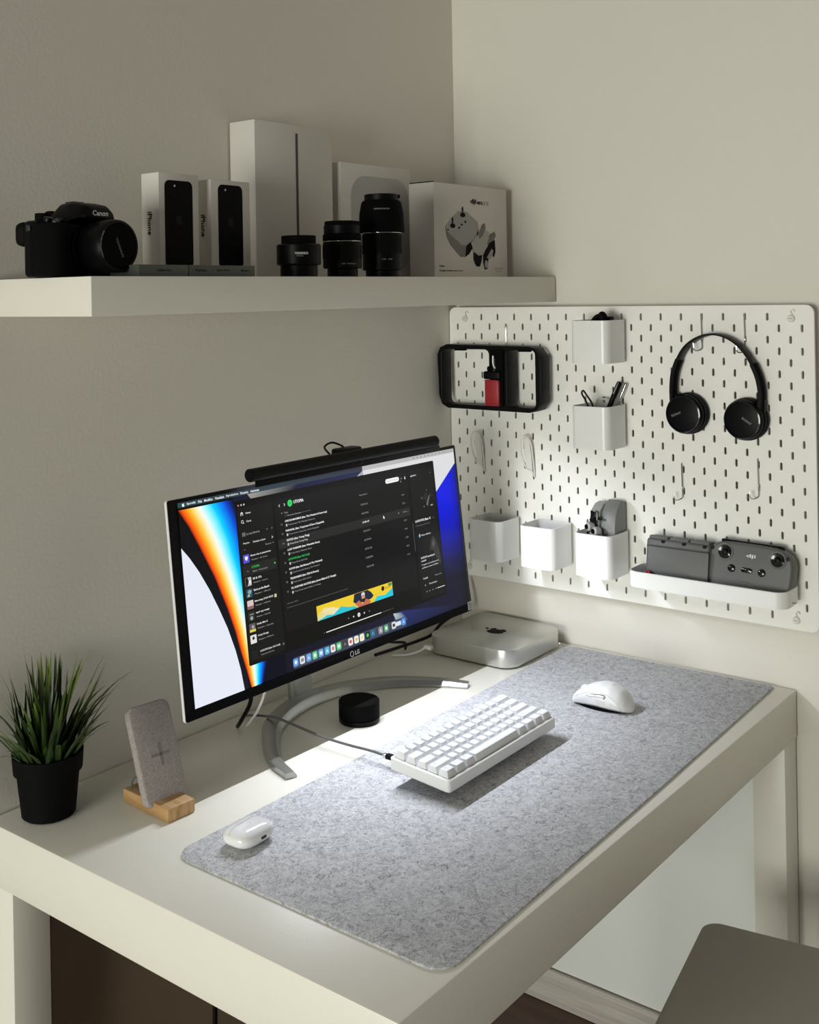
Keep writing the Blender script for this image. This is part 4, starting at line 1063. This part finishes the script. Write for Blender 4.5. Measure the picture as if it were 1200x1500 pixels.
t, F, S = carton('tablet_carton', 'tallest pale carton with a thin dark device edge printed on it', 'box', -.6600, -.062, .1930, .0590, .2640)
link('device_edge_picture', flat([(rrect(.0058, .245, .0028, 4, (.0045, .1280)), 0)]), 'inkbrown', t, mx=F, smooth=False)
t, F, S = carton('computer_carton', 'pale carton with a rounded silver square printed on it, behind the tallest lens', 'box', -.4450, -.062, .2080, .0560, .2110)
link('device_picture', flat([(rrect(.172, .176, .040, 8, (.010, .1020)), 0)]), 'silverprint', t, mx=F, smooth=False)

t, F, S = carton('drone_box', 'white box with drone and controller printed on it, at the corner end', 'box', -.2830, -.15, .2510, .0580, .1790)
k = .1 / .0  if False else 0


def P_(x, y): return (x, y)


# flat print on the front, centimetres-like local coordinates
def pp(lst, m, zz=.0002, nm='picture'): return link(nm, flat([(P, zz) for P in lst]), m, t, mx=F, smooth=False)


link('lettering', joinmesh([(fittext('dji', .021, .0120, .03), T(.0050, .1480, .0002)), (fittext('MINI', .0190, .0070, .01), T(.0280, .1470, .0002)), (fittext('2', .0042, .0072, .01), T(.0430, .1470, .0002))]), 'ink', t, mx=F, smooth=False)
link('lettering', joinmesh([(fittext('SE', .0105, .0072, .0), T(.0545, .1470, .0002))]), 'inkmid', t, mx=F, smooth=False)
pp([[(-.090, .098), (-.048, .128), (-.020, .128), (.018, .110), (.022, .100), (.012, .075), (-.020, .060), (-.042, .066), (-.088, .088)]], 'inkmid', .0002)
pp([[(-.090, .094), (-.082, .086), (-.040, .064), (-.022, .062), (-.026, .040), (-.042, .040), (-.074, .062), (-.086, .078)]], 'inkgrey', .0003)
pp([[(-.022, .062), (.012, .078), (.021, .098), (.020, .080), (.004, .062), (-.012, .046), (-.026, .040)]], 'ink', .0004)
pp([circ(.0085, 16, (-.066, .099), .0045), circ(.0085, 16, (-.032, .121), .0045), circ(.0035, 10, (-.045, .096), .002), circ(.0035, 10, (-.036, .102), .002), circ(.0035, 10, (-.024, .108), .002), circ(.002, 8, (-.082, .091), .002)], 'ink', .0006)
pp([[(-.0675, .100), (-.0655, .100), (-.064, .112), (-.066, .116), (-.0695, .112)], [(-.0335, .122), (-.0315, .122), (-.030, .134), (-.032, .138), (-.035, .134)]], 'ink', .0007)
pp([[(-.006, .068), (.034, .095), (.056, .092), (.058, .078), (.050, .060), (.032, .046), (.020, .044), (.002, .052)]], 'inkpale', .0008)
pp([[(.020, .084), (.036, .106), (.043, .108), (.046, .098), (.036, .084), (.024, .076)], [(.050, .068), (.062, .086), (.078, .092), (.082, .084), (.072, .072), (.056, .062)]], 'inkgrey', .0009)
pp([[(.002, .050), (.020, .043), (.032, .045), (.030, .034), (.024, .022), (.012, .022), (.003, .034)], [(.036, .045), (.060, .070), (.078, .076), (.080, .052), (.074, .040), (.066, .050), (.054, .036), (.050, .018), (.042, .016), (.036, .030)]], 'ink', .0010)
pp([[(.048, .040), (.066, .058), (.072, .054), (.068, .044), (.056, .036)], circ(.006, 12, (.046, .027), .008)], 'inkmid', .0011)
link('lettering', joinmesh([(fittext('Fly More', .017, .0040, .02), T(-.1020, .0175 + .004, .0002)), (fittext('ultralight foldable camera drone', .078, .0036, .02), T(-.0725, .0130, .0002))]), 'ink', t, mx=F, smooth=False)
link('lettering', joinmesh([(fittext('2.7K  12MP', .030, .0040, 0), T(.091, .0185, .0002)), (fittext('31 min', .020, .0035, 0), T(.091, .0130, .0002))]), 'inkmid', t, mx=F, smooth=False)
obj('lid_flap', box(.0028, .056, .0024, (-.1232, 0, .1796), .0004), 'ink', t)

for x0, x1, lab, bits in ((-1.0350, -.9500, 'short dark sleeve box lying in front of the phone boxes, left one', [('Leather Case', .024)]), (-.9485, -.8235, 'long dark sleeve box lying in front of the phone boxes, right one', [('Series', .02), ('Sport Band', .024), ('45mm', .016)])):
    t, F, S = carton('sleeve_box', lab, 'box', x0, -.223, x1 - x0, .060, .0155, 'darkgreen', bev=.0008)
    W_ = x1 - x0
    for i, (s_, ww) in enumerate(bits):
        link('lettering', joinmesh([(fittext(s_, ww, .0034, .01), T(-W_ / 2 + W_ * (i + .5) / len(bits), .0085, .0002))]), 'ink', t, mx=F, smooth=False)


def lens(name, label, x, y, prof, extra):
    t = thing(name, label, 'lens', (x, y, SZ + .0004), group='black camera lenses standing on the shelf')
    for nm, pr, m_ in prof: obj(nm, lathe(pr, 56), m_, t)
    for s_, ww, hh_, r_, z_, azd in extra:
        me_ = fittext(s_, ww, hh_, .02)
        for v in me_.vertices:
            a_ = radians(azd) + v.co.x / r_; v.co = (r_ * cos(a_), r_ * sin(a_), z_ + v.co.y)
        link('lettering', me_, 'dimink' if hh_ < .0028 else 'whiteink', t, smooth=False)
    return t


def cyl(r_, z0, z1, c_=.0008): return [(0, z0), (r_ - c_, z0), (r_, z0 + c_), (r_, z1 - c_), (r_ - c_, z1), (0, z1)]


def ribs(r_, z0, z1, n=56, dr_=.0007):
    out_ = []
    bm = bmesh.new(); A = []; B = []
    for i in range(n * 2):
        a_ = pi * i / n; rr = r_ + (dr_ if i % 2 else 0); A.append(bm.verts.new((rr * cos(a_), rr * sin(a_), z0))); B.append(bm.verts.new((rr * cos(a_), rr * sin(a_), z1)))
    for i in range(2 * n): j = (i + 1) % (2 * n); bm.faces.new((A[i], A[j], B[j], B[i]))
    bm.faces.new(A); bm.faces.new(B); return bm


t = lens('camera_lens', 'shortest of the three black lenses standing on the shelf', -.6950, -.19, [('rear_cap', cyl(.0290, 0, .018), 'black'), ('barrel', cyl(.0345, .0182, .0510, .002), 'black'), ('front_cap', cyl(.0270, .0512, .0640), 'blackmatte')],
         [('YONGNUO', .021, .0036, .0347, .036, -130), ('EF 50mm', .010, .002, .0347, .0320, -134)])
obj('grip_ring', ribs(.0338, .040, .049), 'rubber', t)
t = lens('camera_lens', 'middle-height black lens with a thin silver ring', -.5800, -.18, [('rear_cap', cyl(.0250, 0, .014), 'black'), ('barrel', cyl(.0320, .0142, .0575, .0015), 'black'), ('silver_ring', cyl(.0323, .0577, .0588, .0002), 'chrome'), ('zoom_ring', cyl(.0318, .0590, .0700), 'blackmatte'), ('front_rim', cyl(.0300, .0702, .0850), 'black'), ('front_cap', cyl(.0285, .0852, .0915), 'blackmatte')],
         [('EFS 18-55mm', .026, .0022, .0322, .0215, -118)])
obj('grip_ring', ribs(.0316, .030, .052), 'rubber', t)
t = lens('camera_lens', 'tallest black lens with flared hood, at the right of the three', -.4760, -.18, [('rear_cap', cyl(.0285, 0, .012), 'black'), ('barrel', cyl(.0335, .0122, .0745), 'black'), ('silver_ring', cyl(.0350, .0747, .0758, .0002), 'chrome'), ('hood', [(0, .0760), (.0382, .0760), (.0392, .078), (.0380, .108), (.0345, .1270), (.0320, .1305), (0, .1305)], 'blackmatte'), ('front_cap', cyl(.0290, .1307, .1415), 'black')],
         [('CANON ZOOM LENS', .027, .0024, .0371, .1150, -140), ('135  100', .018, .0027, .0338, .0300, -126)])
obj('grip_ring', ribs(.0333, .040, .072), 'rubber', t)
obj('cap_latch', box(.008, .014, .006, (0, 0, 0), .001, mx=T(.0215, -.018, .1380) @ RZ(-40)), 'black', t)

# ------------------------------------------------------------------ camera body
cm = thing('dslr_camera', 'black interchangeable-lens camera at the left end of the shelf', 'camera', (-1.0680, -.128, SZ + .0004), (0, 0, radians(5)))
# local: x across the body, -y is the lens direction
bodyp = [(-.064, -.006), (-.066, .008), (-.062, .018), (-.030, .026), (.030, .026), (.060, .022), (.064, .010), (.064, -.012), (.052, -.022), (.0, -.024), (-.024, -.022), (-.030, -.014)]
Q = [(v.x, v.y) for v in smoothpath([(x, y, 0) for x, y in bodyp] + [(*bodyp[0], 0)], 4)[:-1]]
obj('body', prism(Q, .0002, .074, .006, seg=3), 'black', cm)
gp = [(-.066, .004), (-.068, -.020), (-.062, -.038), (-.050, -.043), (-.040, -.038), (-.034, -.022), (-.036, .004)]
Q = [(v.x, v.y) for v in smoothpath([(x, y, 0) for x, y in gp] + [(*gp[0], 0)], 4)[:-1]]
obj('hand_grip', prism(Q, .0002, .070, .007, seg=3), 'grip', cm)
# prism housing, profile across x lofted in y
bm = bmesh.new(); rings = []
for y, wt, wb, zt in ((.024, .018, .036, .088), (.010, .023, .040, .0985), (-.012, .024, .038, .1000), (-.034, .023, .031, .0955), (-.043, .020, .025, .0900)):
    zb = .070 if y > -.026 else .0775
    rings.append([bm.verts.new((x + .010, y, z_)) for x, z_ in ((-wb, zb), (-wb * .93, zb + .006), (-wt, zt - .003), (-wt + .005, zt), (wt - .005, zt), (wt, zt - .003), (wb * .93, zb + .006), (wb, zb))])
for A, B in zip(rings, rings[1:]):
    for k_ in range(8): bm.faces.new((A[k_], A[(k_ + 1) % 8], B[(k_ + 1) % 8], B[k_]))
bm.faces.new(rings[0]); bm.faces.new(rings[-1])
bmesh.ops.bevel(bm, geom=bm.edges[:], offset=.0010, segments=1, affect='EDGES')
ph = obj('prism_housing', bm, 'black', cm)
link('logo', joinmesh([(fittext('Canon', .0265, .0070, .02), T(.010, -.0436, .0843) @ RX(90))]), 'whiteink', ph, smooth=False)
obj('hot_shoe', box(.018, .016, .003, (.010, .006, .1005), .0005), 'darkmetal', cm)
obj('mode_dial', lathe(cyl(.0095, .0735, .0840), 30, mx=T(-.044, .006, 0)), 'blackmatte', cm)
obj('control_dial', lathe(cyl(.0065, 0, .006), 24, mx=T(-.053, -.016, .0715) @ RX(18)), 'black', cm)
obj('shutter_button', lathe(cyl(.0048, 0, .004), 20, mx=T(-.053, -.030, .0690) @ RX(24)), 'darkmetal', cm)
obj('flash_button', box(.010, .004, .003, (-.030, -.010, .0760), .0008), 'inkgrey', cm)
obj('thumb_rest', box(.030, .022, .032, (-.052, .026, .057), .009, 3), 'rubber', cm)
obj('eyecup', box(.034, .014, .020, (0, .030, .080), .004, 3), 'rubber', cm)
obj('strap_lug', box(.003, .008, .008, (-.0665, .006, .064), .001), 'darkmetal', cm)
LM = T(.010, -.020, .0400) @ RX(90)
ln_ = obj('lens_barrel', lathe([(0, 0), (.0335, 0), (.0335, .006), (.0310, .008), (.0315, .022), (.0345, .026), (.0350, .050), (.0340, .056), (.0330, .058), (.0300, .058), (.0290, .054), (0, .054)], 56, mx=LM), 'black', cm)
obj('zoom_ring', ribs(.0318, .010, .020), 'rubber', ln_, mx=LM)
obj('lens_cap', lathe([(0, .0545), (.0288, .0545), (.0288, .0575), (.0270, .0588), (.012, .0582), (0, .0582)], 48, mx=LM), 'blackmatte', ln_)
link('lettering', joinmesh([(fittext('YONGNUO', .028, .0034, .02), T(.010, -.0790, .0380) @ RX(90) @ RZ(-66))]), 'inkgrey', ln_, smooth=False)
me_ = fittext('CANON ZOOM LENS', .036, .0024, .02)
for v in me_.vertices:
    a_ = pi * .98 - v.co.x / .0315; r__ = .0315 + v.co.y; v.co = (r__ * cos(a_), r__ * sin(a_), .0583)
link('lettering', me_, 'inkmid', ln_, mx=LM, smooth=False)

# ================================================================== STOOL
st = thing('stool', 'taupe grey flat seat with rounded corners at the right front of the desk', 'stool', (-.460, -.915, FLOOR), (0, 0, radians(9.4)))
SH = .450
obj('seat', prism(rrect(.400, .440, .028, 8, (0, 0)), SH - .028, SH, .003), 'taupe', st)
obj('underframe', box(.34, .38, .02, (0, 0, SH - .038), .002), 'darkmetal', st)
for sx in (-1, 1):
    for sy in (-1, 1): obj('leg', tube([(sx * .150, sy * .170, SH - .030), (sx * .172, sy * .192, .001)], .010, 12, 0), 'darkmetal', st)
obj('stain', lathe([(0, 0), (.0022, 0), (0, .0003)], 12, mx=T(-.09, .03, SH + .0001)), 'ink', st)

# ================================================================== small cables under the desk
t = thing('hanging_cable', 'black cable hanging under the left part of the desk', 'cable', (-.9, -.195, -.35))
obj('cable', tube([(0, 0, .2365), (0, .0, .18), (.001, 0, .09), (-.001, .0, .0), (0, 0, -.12)], .0036, 8), 'black', t)
obj('cable', tube([(.002, 0, .205), (.02, .0, .190), (.040, .0, .165), (.060, .01, .10)], .0016, 8), 'black', t)
obj('cable_clip', box(.014, .012, .018, (0, 0, .2420), .002), 'black', t)
t = thing('monitor_cables', 'black and white cables hanging behind the left part of the monitor', 'cable', (-.80, -.10, 0))
obj('cable', tube([(.076, -.02, .16), (.0765, .0, .10), (.076, .005, .06), (.080, .030, .025), (.095, .055, .0045)], .0034, 8), 'black', t)
obj('cable', tube([(.112, .0, .16), (.108, .0, .09), (.100, .001, .060), (.095, .012, .035), (.106, .045, .0045)], .0022, 8), 'whiteplastic', t)
